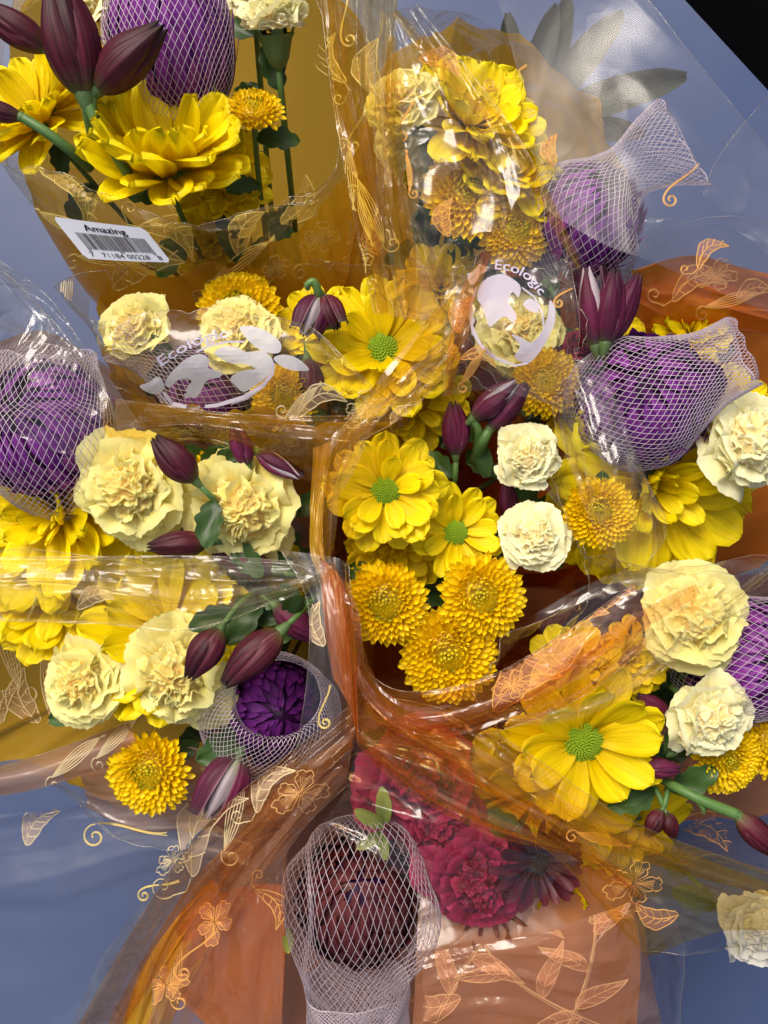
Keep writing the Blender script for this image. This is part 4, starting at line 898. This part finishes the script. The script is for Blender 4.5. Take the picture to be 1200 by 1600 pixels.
rT, sT = sleeve('orange sleeve with the white logo print behind the centre bouquet', 'T',
    [(690, 600, -.06), (780, 650, -.06), (900, 660, -.06), (960, 600, -.07), (960, 480, -.08), (880, 400, -.08), (760, 390, -.08), (700, 470, -.07)],
    [(705, 560, .03), (760, 600, .03), (850, 620, .035), (900, 560, .04), (900, 470, .04), (830, 395, .035), (740, 410, .035), (700, 470, .035)], F_orange, F_clear, 7)
rG, sG = sleeve('orange sleeve round the right bouquet with the long net', 'G',
    [(890, 700, -.06), (890, 850, -.05), (1000, 900, -.05), (1200, 880, -.06), (1280, 700, -.08), (1260, 480, -.10), (1050, 440, -.10), (930, 520, -.08)],
    [(875, 620, .035), (870, 770, .03), (960, 890, .03), (1200, 885, .02), (1320, 700, .0), (1300, 400, -.03), (1060, 340, -.05), (900, 430, -.03)], F_orange, F_clear, 8)
rH, sH = sleeve('brown orange sleeve round the lower right bouquet', 'H',
    [(770, 1060, -.05), (800, 1220, -.06), (950, 1360, -.08), (1080, 1290, -.10), (1260, 1240, -.10), (1260, 950, -.08), (1050, 900, -.07), (860, 970, -.05)],
    [(745, 1060, .035), (800, 1200, .035), (940, 1320, .02), (1100, 1340, -.0), (1290, 1330, .0), (1320, 900, .0), (1050, 880, .03), (850, 960, .035)], F_brown, F_warm, 9)
rI, sI = sleeve('rust coloured sleeve of the bottom bouquet with the red carnations', 'I',
    [(440, 1260, -.05), (330, 1440, -.06), (400, 1750, -.07), (650, 1800, -.07), (900, 1750, -.07), (985, 1500, -.07), (900, 1320, -.06), (640, 1140, -.05)],
    [(430, 1250, .02), (250, 1480, -.01), (300, 1850, .0), (650, 1950, .0), (950, 1850, .0), (1080, 1500, .0), (930, 1310, .02), (600, 1130, .03)], F_brown, F_clear, 10)
# ---- loose folds of film that lie over the flowers, each part of its sleeve
patch(rA, 'folded_film', [[(495, -60, .03), (515, 120, .045), (545, 300, .045), (585, 490, .03)], [(560, -60, .05), (570, 120, .06), (600, 300, .055), (640, 500, .04)], [(630, -60, .03), (612, 120, .045), (625, 300, .045), (700, 510, .03)]], F_sheeramber, 3, .008, k=(.5, 1.2), edges='tb')
patch(rC, 'folded_film', [[(495, 880, .03), (520, 700, .045), (600, 600, .05), (700, 520, .05), (725, 420, .045)], [(515, 870, .045), (535, 720, .055), (630, 650, .055), (705, 570, .055), (735, 470, .05)]], F_sheeramber, 4, .006, k=(.5, 1.2), edges='tb')
patch(rB, 'folded_film', [[(600, 30, .035), (625, 200, .05), (640, 330, .055), (640, 500, .045)], [(640, 20, .045), (730, 180, .055), (760, 330, .06), (720, 520, .05)], [(650, 10, .035), (800, 200, .05), (850, 300, .055), (905, 420, .045)]], F_clear, 5, .004, k=(.5, 1.2), edges='b')
patch(rE, 'folded_film', [[(-60, 872, .04), (150, 870, .055), (350, 870, .055), (520, 885, .05)], [(-60, 920, .05), (150, 925, .065), (330, 940, .065), (470, 915, .055)], [(-60, 970, .035), (150, 975, .05), (300, 985, .055), (455, 930, .05)]], F_warm, 6, .007, k=(.5, 1.0), edges='tb')
patch(rE, 'folded_film', [[(440, 860, .04), (480, 940, .055), (480, 1060, .06), (460, 1190, .05)], [(520, 870, .05), (530, 960, .065), (530, 1080, .065), (500, 1200, .05)], [(545, 880, .04), (552, 980, .05), (555, 1090, .05), (545, 1190, .04)]], F_milky, 7, .004, k=(.5, 1.0), edges='tb')
patch(rE, 'folded_film', [[(560, 1090, .03), (440, 1185, .045), (340, 1270, .04), (240, 1400, .0), (100, 1640, -.08)], [(550, 1170, .045), (450, 1260, .055), (360, 1340, .04), (280, 1450, .0), (170, 1640, -.07)], [(540, 1230, .03), (460, 1310, .035), (390, 1390, .02), (330, 1480, -.01), (240, 1640, -.08)]], F_sheerorange, 8, .009, k=(.5, 1.0), edges='tb')
patch(rE, 'loose_film_sheet', [[(-80, 1280, -.06), (80, 1260, -.04), (250, 1235, -.02), (420, 1270, .01)], [(-80, 1420, -.08), (60, 1400, -.05), (230, 1370, -.03), (380, 1370, -.01)], [(-80, 1700, -.12), (40, 1660, -.10), (150, 1660, -.08), (300, 1640, -.06)]], F_milky, 9, .010, k=(.6, 1.5), edges='r')
patch(rE, 'rolled_edge', [[(-60, 1215, -.03), (60, 1180, -.02), (200, 1130, -.01)], [(-60, 1225, -.0), (60, 1200, .005), (210, 1150, .01)], [(-60, 1252, -.01), (70, 1230, -.0), (215, 1180, .0)]], F_peach, 10, .002, k=(.5, .6), nv=40, edges='t')
patch(rF, 'folded_film', [[(540, 880, .045), (552, 1010, .055), (620, 1080, .055), (760, 1060, .06), (880, 990, .06), (985, 910, .05)], [(542, 920, .05), (562, 1060, .065), (640, 1130, .065), (780, 1100, .07), (910, 1050, .065), (1010, 960, .05)], [(550, 960, .04), (570, 1100, .05), (660, 1175, .05), (800, 1140, .055), (910, 1090, .05), (1010, 1010, .04)]], F_sheerorange, 11, .009, k=(.6, 1.1), edges='tb')
patch(rH, 'folded_film', [[(560, 1080, .04), (700, 1110, .055), (830, 1180, .06), (1000, 1290, .05), (1240, 1370, .0)], [(560, 1150, .045), (690, 1210, .055), (820, 1270, .06), (960, 1350, .045), (1230, 1430, .0)], [(620, 1200, .035), (740, 1280, .04), (860, 1330, .04), (960, 1440, .02), (1010, 1490, .0)]], F_sheeramber, 12, .010, k=(.6, 1.2), edges='tb')
patch(rH, 'loose_film_sheet', [[(960, 1300, .03), (1040, 1350, .02), (1120, 1390, .0), (1260, 1420, -.02)], [(980, 1400, .02), (1040, 1420, .02), (1130, 1440, .01), (1260, 1460, -.02)], [(1000, 1490, .0), (1050, 1490, .0), (1130, 1485, -.01), (1260, 1470, -.03)]], F_milky, 13, .004, edges='tb')
patch(rB, 'large_clear_sheet', [[(760, -60, .012), (960, -40, .015), (1095, 110, .02), (1270, 320, .02)], [(815, 140, .008), (920, 140, .015), (1040, 250, .035), (1270, 400, .02)], [(850, 330, .03), (940, 380, .05), (1040, 420, .05), (1270, 520, .01)]], F_milky, 14, .004, k=(.5, .8), edges='t')
patch(rG, 'loose_film_sheet', [[(1095, 310, .02), (1130, 235, .03), (1200, 150, .02), (1290, 50, .0)], [(1270, 460, .02), (1275, 400, .02), (1290, 300, .0), (1330, 200, -.02)]], F_milky, 15, .004, edges='t')
patch(rG, 'folded_film', [[(880, 560, .05), (905, 700, .055), (930, 800, .055), (965, 895, .04)], [(940, 560, .06), (975, 680, .065), (990, 780, .065), (985, 890, .045)], [(890, 600, .05), (1010, 760, .055), (1040, 830, .05), (1000, 890, .04)]], F_clear, 16, .005, k=(.6, 1.3), edges='b')
patch(rG, 'creased_wall', [[(985, 425, -.0), (1080, 400, .0), (1180, 425, -.01), (1290, 440, -.02)], [(1000, 480, -.02), (1080, 470, -.015), (1180, 480, -.02), (1290, 490, -.03)], [(1010, 540, -.05), (1090, 520, -.04), (1180, 520, -.04), (1290, 540, -.05)]], F_orange, 17, .004, k=(.9, 1), edges='t')
patch(rD, 'loose_film_sheet', [[(-60, 370, .01), (60, 450, .04), (130, 540, .05), (185, 650, .045)], [(-70, 520, .03), (20, 560, .055), (80, 610, .06), (150, 680, .05)], [(-80, 640, .02), (-20, 660, .04), (50, 690, .05), (120, 720, .04)]], F_clear, 18, .004, edges='t')
patch(rT, 'folded_film', [[(700, 450, .05), (690, 560, .05), (690, 620, .04)], [(800, 385, .055), (790, 520, .06), (770, 610, .045)], [(890, 410, .05), (905, 520, .055), (880, 640, .04)]], F_clear, 19, .004, k=(.5, .8), edges='b')
patch(rI, 'rust_panel', [[(445, 1380, -.0), (385, 1385, -.01), (320, 1410, -.02), (265, 1470, -.03)], [(445, 1500, .0), (380, 1500, .0), (320, 1500, -.02), (260, 1520, -.03)], [(435, 1660, -.01), (380, 1650, -.02), (280, 1560, -.03), (235, 1550, -.04)]], F_orange, 20, .003, nv=50)
patch(rI, 'clear_lap', [[(450, 1290, .03), (360, 1330, .03), (300, 1390, .02)], [(445, 1440, .03), (370, 1440, .03), (290, 1460, .0)], [(440, 1660, .02), (330, 1660, .0), (200, 1660, -.03)]], F_sheerpeach, 21, .006, edges='t')
patch(rI, 'front_film', [[(660, 1480, .02), (780, 1470, .03), (900, 1440, .03), (1000, 1400, .02)], [(660, 1560, .02), (790, 1560, .03), (900, 1560, .03), (1020, 1540, .0)], [(660, 1680, .0), (800, 1680, .0), (900, 1680, .0), (1050, 1680, -.02)]], F_sheerpeach, 22, .007, k=(.6, 1.2))

for r_, s_ in ((rA, sA), (rB, sB), (rC, sC), (rD, sD), (rE, sE), (rF, sF), (rG, sG), (rH, sH), (rI, sI), (rT, sT)):
    s_.vs, s_.fs, s_.t = [], [], None
    for ch in r_.children:
        if 'edge' not in ch.name or 'rolled' in ch.name: s_.add(ch)

# ---- printed leaves and swirls
for k_, x, y, sz, rot, fl in [('curlleaf', 62, 262, 120, -60, 1), ('swirl', 155, 270, 110, -30, 1), ('curlleaf', 215, 355, 100, -38, 1), ('leaf', 440, 350, 85, 68, -1), ('leaf', 372, 400, 80, 55, 1), ('flower', 500, 372, 38, 10, 1),
                    ('leaf', 175, 450, 120, 15, 1), ('flourish', 60, 330, 100, -50, 1), ('flourish', 545, 230, 90, 250, 1), ('flourish', 560, 300, 80, 260, 1), ('swirl', 560, 60, 60, 100, 1), ('flower', 430, 420, 30, 30, 1), ('leaf', 20, 20, 80, 20, 1), ('swirl', 565, 230, 50, 80, 1), ('flourish', 330, 440, 110, 10, 1), ('flourish', 120, 400, 100, -30, 1), ('leaf', 300, 460, 90, 10, -1), ('swirl', 470, 440, 60, 10, 1), ('flower', 560, 400, 40, 50, 1), ('flourish', 570, 440, 90, 80, 1), ('leaf', 590, 150, 90, 85, 1), ('flourish', 600, 380, 110, 88, 1), ('curlleaf', 540, 130, 80, 95, 1)]:
    stamp(sA, rA, k_, x, y, sz, rot, I_gold, I_goldfill if k_ in ('leaf', 'curlleaf') else None, 2.0, fl)
for k_, x, y, sz, rot, fl in [('curlleaf', 500, 455, 80, 45, 1), ('leaf', 640, 480, 75, 110, 1), ('flourish', 100, 500, 90, 60, 1), ('flower', 440, 690, 32, 0, 1), ('leaf', 330, 690, 70, 5, 1), ('curlleaf', 465, 650, 80, 10, 1), ('flower', 570, 640, 45, 20, 1), ('flourish', 440, 660, 80, 20, 1), ('leaf', 620, 690, 70, 50, 1), ('leaf', 180, 640, 60, 100, 1)]:
    stamp(sC, rC, k_, x, y, sz, rot, I_cream, I_creamfill if k_ in ('leaf', 'curlleaf') else None, 2.3, fl)
for k_, x, y, sz, rot, fl in [('leaf', 655, 90, 70, -30, 1), ('swirl', 760, 120, 55, 20, -1), ('leaf', 865, 260, 50, 80, 1), ('flourish', 640, 300, 60, 70, 1), ('leaf', 700, 370, 60, 80, 1), ('swirl', 640, 215, 50, 80, 1), ('leaf', 600, 400, 60, 100, 1), ('swirl', 1060, 320, 60, 60, 1), ('curlleaf', 1090, 420, 60, 30, 1)]:
    stamp(sB, rB, k_, x, y, sz, rot, I_orange, I_pinkfill if k_ in ('leaf', 'curlleaf') else None, 2.2, fl)
for k_, x, y, sz, rot, fl in [('flourish', 30, 1080, 130, 80, 1), ('flourish', 70, 1010, 110, 250, 1), ('leaf', 0, 1130, 60, 60, 1), ('curlleaf', 300, 1370, 150, 48, 1), ('flower', 470, 1240, 55, 10, 1), ('swirl', 150, 1330, 95, 10, 1), ('flourish', 20, 1030, 80, 10, 1), ('leaf', 40, 1320, 75, 40, 1), ('swirl', 230, 1410, 50, 30, 1), ('swirl', 60, 980, 40, 90, 1), ('leaf', 120, 950, 60, 10, 1), ('flower', 270, 1345, 34, 20, 1), ('flourish', 80, 1215, 100, 15, 1), ('flourish', 150, 1185, 90, 20, 1), ('leaf', 60, 1130, 90, 100, 1), ('flourish', 350, 1330, 120, 50, 1), ('swirl', 520, 1130, 50, 90, 1), ('leaf', 505, 1010, 70, 90, 1), ('curlleaf', 400, 1270, 90, 40, 1)]:
    stamp(sE, rE, k_, x, y, sz, rot, I_gold if k_ == 'swirl' else I_cream, I_creamfill if k_ in ('leaf', 'curlleaf') else None, 2.0, fl)
for k_, x, y, sz, rot, fl in [('swirl', 700, 620, 40, 60, 1), ('leaf', 560, 1010, 70, 80, 1), ('leaf', 770, 1110, 120, 22, 1), ('leaf', 800, 1010, 120, 15, -1), ('curlleaf', 930, 960, 100, 12, 1), ('leaf', 850, 1000, 110, 18, 1), ('flourish', 530, 910, 70, 70, 1), ('flower', 800, 1070, 36, 0, 1), ('leaf', 720, 1050, 80, 30, 1)]:
    stamp(sF, rF, k_, x, y, sz, rot, I_orange, I_pinkfill if k_ in ('leaf', 'curlleaf') else None, 1.9, fl)
for k_, x, y, sz, rot, fl in [('leaf', 715, 520, 60, 60, 1), ('curlleaf', 720, 560, 55, -20, 1), ('flourish', 720, 600, 60, 30, 1), ('swirl', 880, 480, 40, 50, 1)]:
    stamp(sT, rT, k_, x, y, sz, rot, I_orange, I_pinkfill if k_ in ('leaf', 'curlleaf') else None, 2.2, fl)
for k_, x, y, sz, rot, fl in [('leaf', 975, 500, 60, 80, 1), ('flower', 1120, 430, 40, 0, 1), ('curlleaf', 1050, 470, 90, 10, 1), ('flourish', 1100, 480, 90, -10, 1), ('leaf', 1150, 470, 60, 10, 1), ('swirl', 900, 880, 50, 20, 1)]:
    stamp(sG, rG, k_, x, y, sz, rot, I_orange, I_pinkfill if k_ in ('leaf', 'curlleaf') else None, 2.2, fl)
for k_, x, y, sz, rot, fl in [('leaf', 1010, 1240, 110, 10, 1), ('leaf', 1060, 1285, 90, -35, 1), ('flower', 990, 1380, 55, 0, 1), ('leaf', 1060, 1430, 70, 160, 1), ('flourish', 900, 1300, 80, -40, 1), ('swirl', 1040, 1560, 70, 80, 1)]:
    stamp(sH, rH, k_, x, y, sz, rot, I_orange, I_pinkfill if k_ in ('leaf', 'curlleaf') else None, 1.9, fl)
for k_, x, y, sz, rot, fl in [('swirl', 555, 1215, 80, 10, 1), ('spray', 960, 1610, 200, 125, 1), ('spray', 680, 1600, 190, 30, 1), ('flower', 335, 1440, 45, 60, 1), ('flourish', 270, 1560, 100, 60, 1), ('curlleaf', 400, 1390, 70, -70, 1), ('leaf', 920, 1440, 70, 0, 1), ('spray', 880, 1620, 180, 100, -1), ('flower', 260, 1540, 45, 20, 1), ('swirl', 300, 1530, 70, 60, 1), ('leaf', 720, 1560, 90, 170, 1)]:
    stamp(sI, rI, k_, x, y, sz, rot, I_orange if x < 600 else I_pink, I_pinkfill if k_ in ('leaf', 'flower', 'spray') else None, 1.9, fl)

# ---- the two logos
def zl(sx, sy): return lambda pts: [(sx + x / 2, sy + y / 2) for x, y in pts]
def smooth(p, n=40): return [q[:2] for q in catmull(p, n, True)]
idf = lambda x, y: (x, y)
z3 = zl(0, 400)
shapes = [[(750, 222), (800, 222), (850, 245), (878, 275), (872, 302), (835, 302), (800, 285), (768, 255)],
          [(670, 300), (700, 282), (740, 285), (770, 300), (820, 296), (850, 320), (855, 350), (830, 382), (790, 410), (760, 425), (735, 405), (720, 382), (750, 360), (800, 352), (760, 337), (720, 335), (685, 318)],
          [(515, 400), (530, 370), (570, 330), (610, 308), (640, 310), (655, 330), (650, 350), (690, 362), (688, 378), (645, 390), (625, 430), (602, 445), (580, 420), (600, 388), (560, 385), (532, 410)],
          [(437, 405), (465, 395), (492, 378), (513, 400), (505, 425), (480, 432), (450, 420)],
          [(855, 320), (885, 308), (930, 320), (966, 356), (920, 358), (880, 345)],
          [(575, 432), (588, 430), (592, 440), (580, 446)]]
lay(sC, rC, 'logo_mark', [(z3([(510, 425), (540, 462), (600, 474), (680, 466), (760, 442), (820, 405), (850, 370), (856, 335)]), 1.6), (z3([(500, 430), (530, 470), (600, 486), (690, 474), (770, 446), (830, 404)]), .8), (z3([(612, 300), (660, 279), (710, 268), (765, 268)]), 1)],
    [], idf, I_lilac, I_white, 4.0)
for p in shapes: lay(sC, rC, 'logo_shape', [], [z3(smooth(p))], idf, I_white, I_white, 4.0)
def arc_text(P, hgt):
    C = catmull(P, 60); cum = [0]
    for a, b in zip(C, C[1:]): cum.append(cum[-1] + math.hypot(b[0] - a[0], b[1] - a[1]))
    def fn(s, t):
        d = max(0, min(1, s)) * cum[-1]; i = 0
        while i < 59 and cum[i + 1] < d: i += 1
        a, b = C[i], C[i + 1]; q = (d - cum[i]) / (cum[i + 1] - cum[i]); dx, dy = (b[0] - a[0]), (b[1] - a[1]); l = math.hypot(dx, dy); dx /= l; dy /= l
        return (a[0] + (b[0] - a[0]) * q + dy * t * hgt, a[1] + (b[1] - a[1]) * q - dx * t * hgt)
    return fn
write(sC, rC, 'Ecologic', arc_text([(250, 574), (285, 551), (320, 535), (356, 528)], 22), I_lilac, .03)
write(sC, rC, 'Ecologic', arc_text([(371, 675), (340, 677), (300, 677), (267, 672)], -17), I_lilac, .03)
z4 = zl(600, 400)
shapes = [[(262, 45), (280, 25), (310, 28), (322, 45), (300, 60), (285, 85), (270, 90), (262, 70)],
          [(300, 90), (330, 65), (370, 56), (400, 70), (427, 95), (420, 130), (402, 112), (388, 140), (402, 165), (415, 188), (402, 210), (380, 188), (352, 205), (330, 222), (318, 190), (308, 160), (290, 130)],
          [(398, 245), (430, 255), (460, 270), (490, 240), (512, 185), (518, 138), (536, 165), (530, 220), (500, 280), (470, 320), (445, 336), (408, 315), (425, 280)],
          [(435, 150), (455, 133), (475, 145), (482, 175), (455, 172)]]
lay(sT, rT, 'logo_mark', [(z4([(290, 95), (272, 150), (275, 220), (300, 275), (350, 318), (410, 342), (450, 335)]), 1.3), (z4([(282, 120), (266, 180), (276, 240), (320, 305), (390, 345)]), .7), (z4([(430, 98), (470, 128), (495, 180), (500, 230)]), 1)],
    [], idf, I_lilac, I_lilac, 3.2)
for p in shapes: lay(sT, rT, 'logo_shape', [], [z4(smooth(p))], idf, I_lilac, I_lilac, 3.2)
write(sT, rT, 'Ecologic', arc_text([(771, 420), (797, 424), (824, 438), (843, 462)], 21), I_lilac, .03)

# ---- barcode sticker
CQ = [at(81, 338, .062), at(225, 356, .058), at(268, 410, .045), at(134, 404, .050)]
nq = (CQ[1] - CQ[0]).cross(CQ[3] - CQ[0]).normalized(); nq = nq if nq.z > 0 else -nq
def quad(s, t, lift=0): return CQ[0] * (1 - s) * (1 - t) + CQ[1] * s * (1 - t) + CQ[2] * s * t + CQ[3] * (1 - s) * t + nq * (lift + .0015 * math.sin(PI * s))
iA = rA.matrix_basis.inverted()
vs, fs = [], []; n_ = 16; m_ = 10; sh = []
for j in range(m_ + 1):
    for i in range(n_ + 1):
        s, t = i / n_, j / m_; ex = .035 * (1 - math.sqrt(max(0, 1 - max(0, abs(2 * t - 1) - .8) ** 2 / .04))); s = ex + s * (1 - 2 * ex); vs.append(iA @ quad(s, t))
stk = add('barcode_sticker', mesh('barcode_sticker', vs, grid_faces(n_, m_), I_label), rA)
vs, fs = [], []; rnd = random.Random(5); s = .13
while s < .90:
    w = rnd.choice([.005, .005, .009, .013]); gp = rnd.choice([.006, .006, .010])
    b = len(vs); t1 = .80 if s < .16 or s > .87 or abs(s - .51) < .02 else .74
    vs += [iA @ quad(s + (.01 if 0 else 0), .33, .0003), iA @ quad(s + w, .33, .0003), iA @ quad(s + w, t1, .0003), iA @ quad(s, t1, .0003)]; fs.append((b, b + 1, b + 2, b + 3)); s += w + gp
add('barcode', mesh('barcode', vs, fs, I_black, smooth=False), stk)
def qtext(txt, s0, s1, t0, hgt, bold=0):
    tv, tf = text_polys(txt); w = max(v[0] for v in tv); V, F_ = [], []
    for d in ([0, bold] if bold else [0]):
        b = len(V); V += [iA @ quad(s0 + (s1 - s0) * (v[0] + d) / w, t0 - v[1] * hgt, .0003 + .0001 * (d > 0)) for v in tv]; F_ += [tuple(b + i for i in f) for f in tf]
    add('lettering', mesh('lettering', V, F_, I_black, smooth=False), stk)
qtext('Amazing', .28, .74, .26, .24, .05); qtext('7   71184 00228   8', .10, .93, .93, .17)
patch(rI, 'rust_front', [[(655, 1370, -.03), (760, 1340, -.035), (880, 1330, -.035), (985, 1380, -.03)], [(650, 1500, -.01), (780, 1490, -.01), (900, 1480, -.01), (1000, 1500, -.02)], [(640, 1680, -.01), (780, 1680, -.01), (900, 1680, -.01), (990, 1680, -.02)]], F_brown, 23, .004, k=(.6, 1.2))
patch(rE, 'beige_panel', [[(110, 1160, -.02), (220, 1150, -.02), (360, 1180, -.02), (470, 1210, -.02)], [(130, 1220, -.03), (240, 1230, -.025), (360, 1230, -.02), (470, 1250, -.02)], [(140, 1265, -.05), (215, 1300, -.04), (340, 1290, -.03), (450, 1300, -.03)]], F_peach, 30, .006, k=(.8, 1.5))
patch(rE, 'amber_fold', [[(330, 1370, .0), (270, 1440, -.01), (215, 1530, -.03), (180, 1650, -.05)], [(350, 1400, .01), (295, 1470, .0), (245, 1560, -.02), (215, 1650, -.04)], [(365, 1430, .0), (320, 1500, -.01), (280, 1570, -.03), (250, 1650, -.05)]], F_amber, 31, .006, k=(.6, 1.5))
patch(rB, 'folded_film', [[(596, 20, .04), (586, 200, .05), (600, 350, .05), (630, 500, .04)], [(612, 60, .05), (606, 220, .06), (640, 360, .06), (670, 500, .05)], [(630, 260, .04), (640, 330, .05), (685, 400, .055), (715, 520, .045)]], F_warm, 32, .007, k=(.5, 1.0), edges='t')
patch(rC, 'folded_film', [[(150, 620, .01), (300, 640, .03), (420, 650, .03), (560, 650, .03)], [(170, 680, .02), (300, 665, .045), (430, 675, .045), (560, 690, .04)], [(190, 700, .0), (320, 690, .03), (440, 740, .03), (530, 760, .02)]], F_sheeramber, 33, .006, k=(.5, 1.0), edges='t')
patch(rF, 'folded_film', [[(490, 700, .0), (485, 800, .02), (490, 880, .03), (540, 960, .03)], [(520, 690, .02), (505, 800, .035), (512, 890, .04), (560, 1000, .035)]], F_amber, 34, .004, nv=40, edges='b')
patch(rF, 'folded_film', [[(535, 900, .03), (560, 960, .04), (575, 1050, .045), (640, 1140, .04)], [(500, 890, .04), (530, 980, .05), (545, 1080, .05), (560, 1160, .045)]], F_sheerorange, 35, .006, nv=50, edges='tb')
patch(rI, 'folded_film', [[(560, 1150, .03), (680, 1180, .05), (800, 1270, .05), (900, 1340, .04)], [(540, 1230, .03), (640, 1290, .045), (740, 1340, .045), (850, 1400, .035)], [(500, 1290, .02), (600, 1350, .035), (680, 1430, .03), (760, 1500, .02)]], F_clear, 36, .008, k=(.6, 1.1), edges='t')
patch(rH, 'folded_film', [[(830, 960, .05), (950, 900, .055), (1080, 880, .05), (1240, 870, .04)], [(880, 1040, .05), (1000, 960, .065), (1100, 930, .06), (1250, 890, .04)], [(960, 1080, .04), (1060, 1010, .055), (1150, 960, .05), (1250, 910, .03)]], F_clear, 37, .007, k=(.5, 1.0), edges='b')
patch(rE, 'folded_film', [[(500, 870, .045), (530, 900, .05), (550, 940, .05)], [(505, 960, .05), (535, 1000, .055), (556, 1040, .055)], [(520, 1060, .045), (545, 1100, .05), (560, 1160, .045)]], F_orange, 39, .004, nu=50, nv=60, edges='lr')
def vfold(root, P, w, h, mat, seed=0, n=70):
    """a doubled, sharply creased lap of film running along P"""
    C = [Vector(q) for q in catmull([tuple(at(*p)) for p in P], n)]; vs = []; off = root.location
    prof = [(-1, 0), (-.55, .35), (-.12, 1), (.0, .15), (.35, .55), (.8, .1), (1, .25)]
    for i, p in enumerate(C):
        t = (C[min(i + 1, n)] - C[max(i - 1, 0)]).normalized(); sd_ = t.cross(Vector((0, 0, 1))).normalized(); u = i / n
        tp = (.25 + .75 * math.sin(PI * (.08 + .88 * u)) ** .7) * (1 + .5 * noise.noise(Vector((u * 3, seed, 0))))
        for k, (a, b) in enumerate(prof):
            a += .35 * noise.noise(Vector((u * 4, k * 2.3, seed))); b += .5 * noise.noise(Vector((u * 5, k * 1.7, seed + 8)))
            vs.append(p + sd_ * a * w * K(p.z) * tp + Vector((0, 0, 1)) * b * h * tp - off)
    return add('creased_lap', mesh('creased_lap', vs, grid_faces(len(prof) - 1, n), mat, smooth=False), root)
for k_, (r_, P, w, h, m_) in enumerate([
    (rC, [(505, 870, .05), (520, 720, .058), (600, 615, .06), (722, 440, .05)], 20, .008, F_sheeramber),
    (rC, [(520, 770, .055), (570, 665, .06), (650, 590, .062), (715, 520, .055)], 16, .006, F_warm),
    (rA, [(520, -40, .05), (535, 150, .06), (575, 330, .06), (600, 490, .05)], 16, .008, F_sheeramber),
    (rA, [(570, -40, .055), (590, 150, .06), (600, 300, .06), (590, 460, .05)], 14, .008, F_warm),
    (rB, [(618, 20, .055), (700, 120, .06), (800, 220, .062), (905, 420, .055)], 12, .006, F_sheeramber),
    (rB, [(640, 500, .05), (630, 380, .06), (615, 230, .06), (612, 60, .05)], 16, .008, F_sheeramber),
    (rG, [(868, 540, .055), (890, 680, .06), (925, 790, .062), (962, 890, .05)], 14, .007, F_clear),
    (rG, [(935, 590, .06), (975, 690, .066), (1010, 770, .066), (1030, 850, .055)], 12, .006, F_clear),
    (rF, [(548, 960, .055), (580, 1080, .062), (680, 1130, .066), (820, 1090, .068), (950, 1000, .062), (1090, 920, .05)], 18, .008, F_sheerorange),
    (rH, [(700, 1110, .065), (860, 1120, .068), (1000, 1060, .066), (1090, 980, .06), (1230, 870, .045)], 11, .006, F_warm),
    (rH, [(570, 1105, .055), (700, 1165, .066), (850, 1255, .066), (1040, 1335, .05), (1230, 1400, .01)], 20, .009, F_sheeramber),
    (rH, [(620, 1130, .055), (760, 1230, .064), (880, 1300, .06), (1000, 1400, .04)], 15, .008, F_sheerorange),
    (rI, [(560, 1150, .055), (650, 1230, .06), (770, 1290, .06), (900, 1330, .05)], 14, .008, F_sheerorange),
    (rE, [(548, 1160, .055), (450, 1245, .062), (360, 1340, .05), (280, 1440, .02), (170, 1620, -.05)], 20, .009, F_sheerorange),
    (rE, [(540, 1200, .05), (460, 1290, .055), (390, 1380, .04), (330, 1500, .0), (270, 1640, -.05)], 18, .008, F_sheerpeach),
    (rE, [(300, 1330, .03), (230, 1430, .0), (160, 1540, -.03), (110, 1650, -.06)], 22, .009, F_warm),
    (rE, [(-40, 905, .06), (140, 915, .068), (300, 945, .07), (420, 930, .062), (520, 890, .055)], 15, .007, F_warm),
    (rE, [(515, 880, .06), (540, 960, .066), (550, 1060, .066), (548, 1170, .055)], 13, .007, F_sheerorange),
    (rD, [(-20, 400, .03), (70, 500, .05), (140, 580, .055), (185, 660, .05)], 10, .006, F_clear),
    (rT, [(700, 620, .05), (712, 540, .06), (735, 450, .06), (760, 400, .05)], 12, .006, F_sheerorange)]):
    vfold(r_, P, w, h, m_, k_)
big_net.update_tag()
_n = net('x', [(558, 1535, -.005, 82), (562, 1600, -.01, 74), (566, 1680, -.02, 70)], 70, 4, wire=.0004, sq=.85)
_n.name = 'gathered_tail'; _n.parent = big_net
for k_ in ('label', 'category', 'group'): del _n[k_]
tri = sum(len(o.data.polygons) for o in bpy.data.objects if o.type == 'MESH')
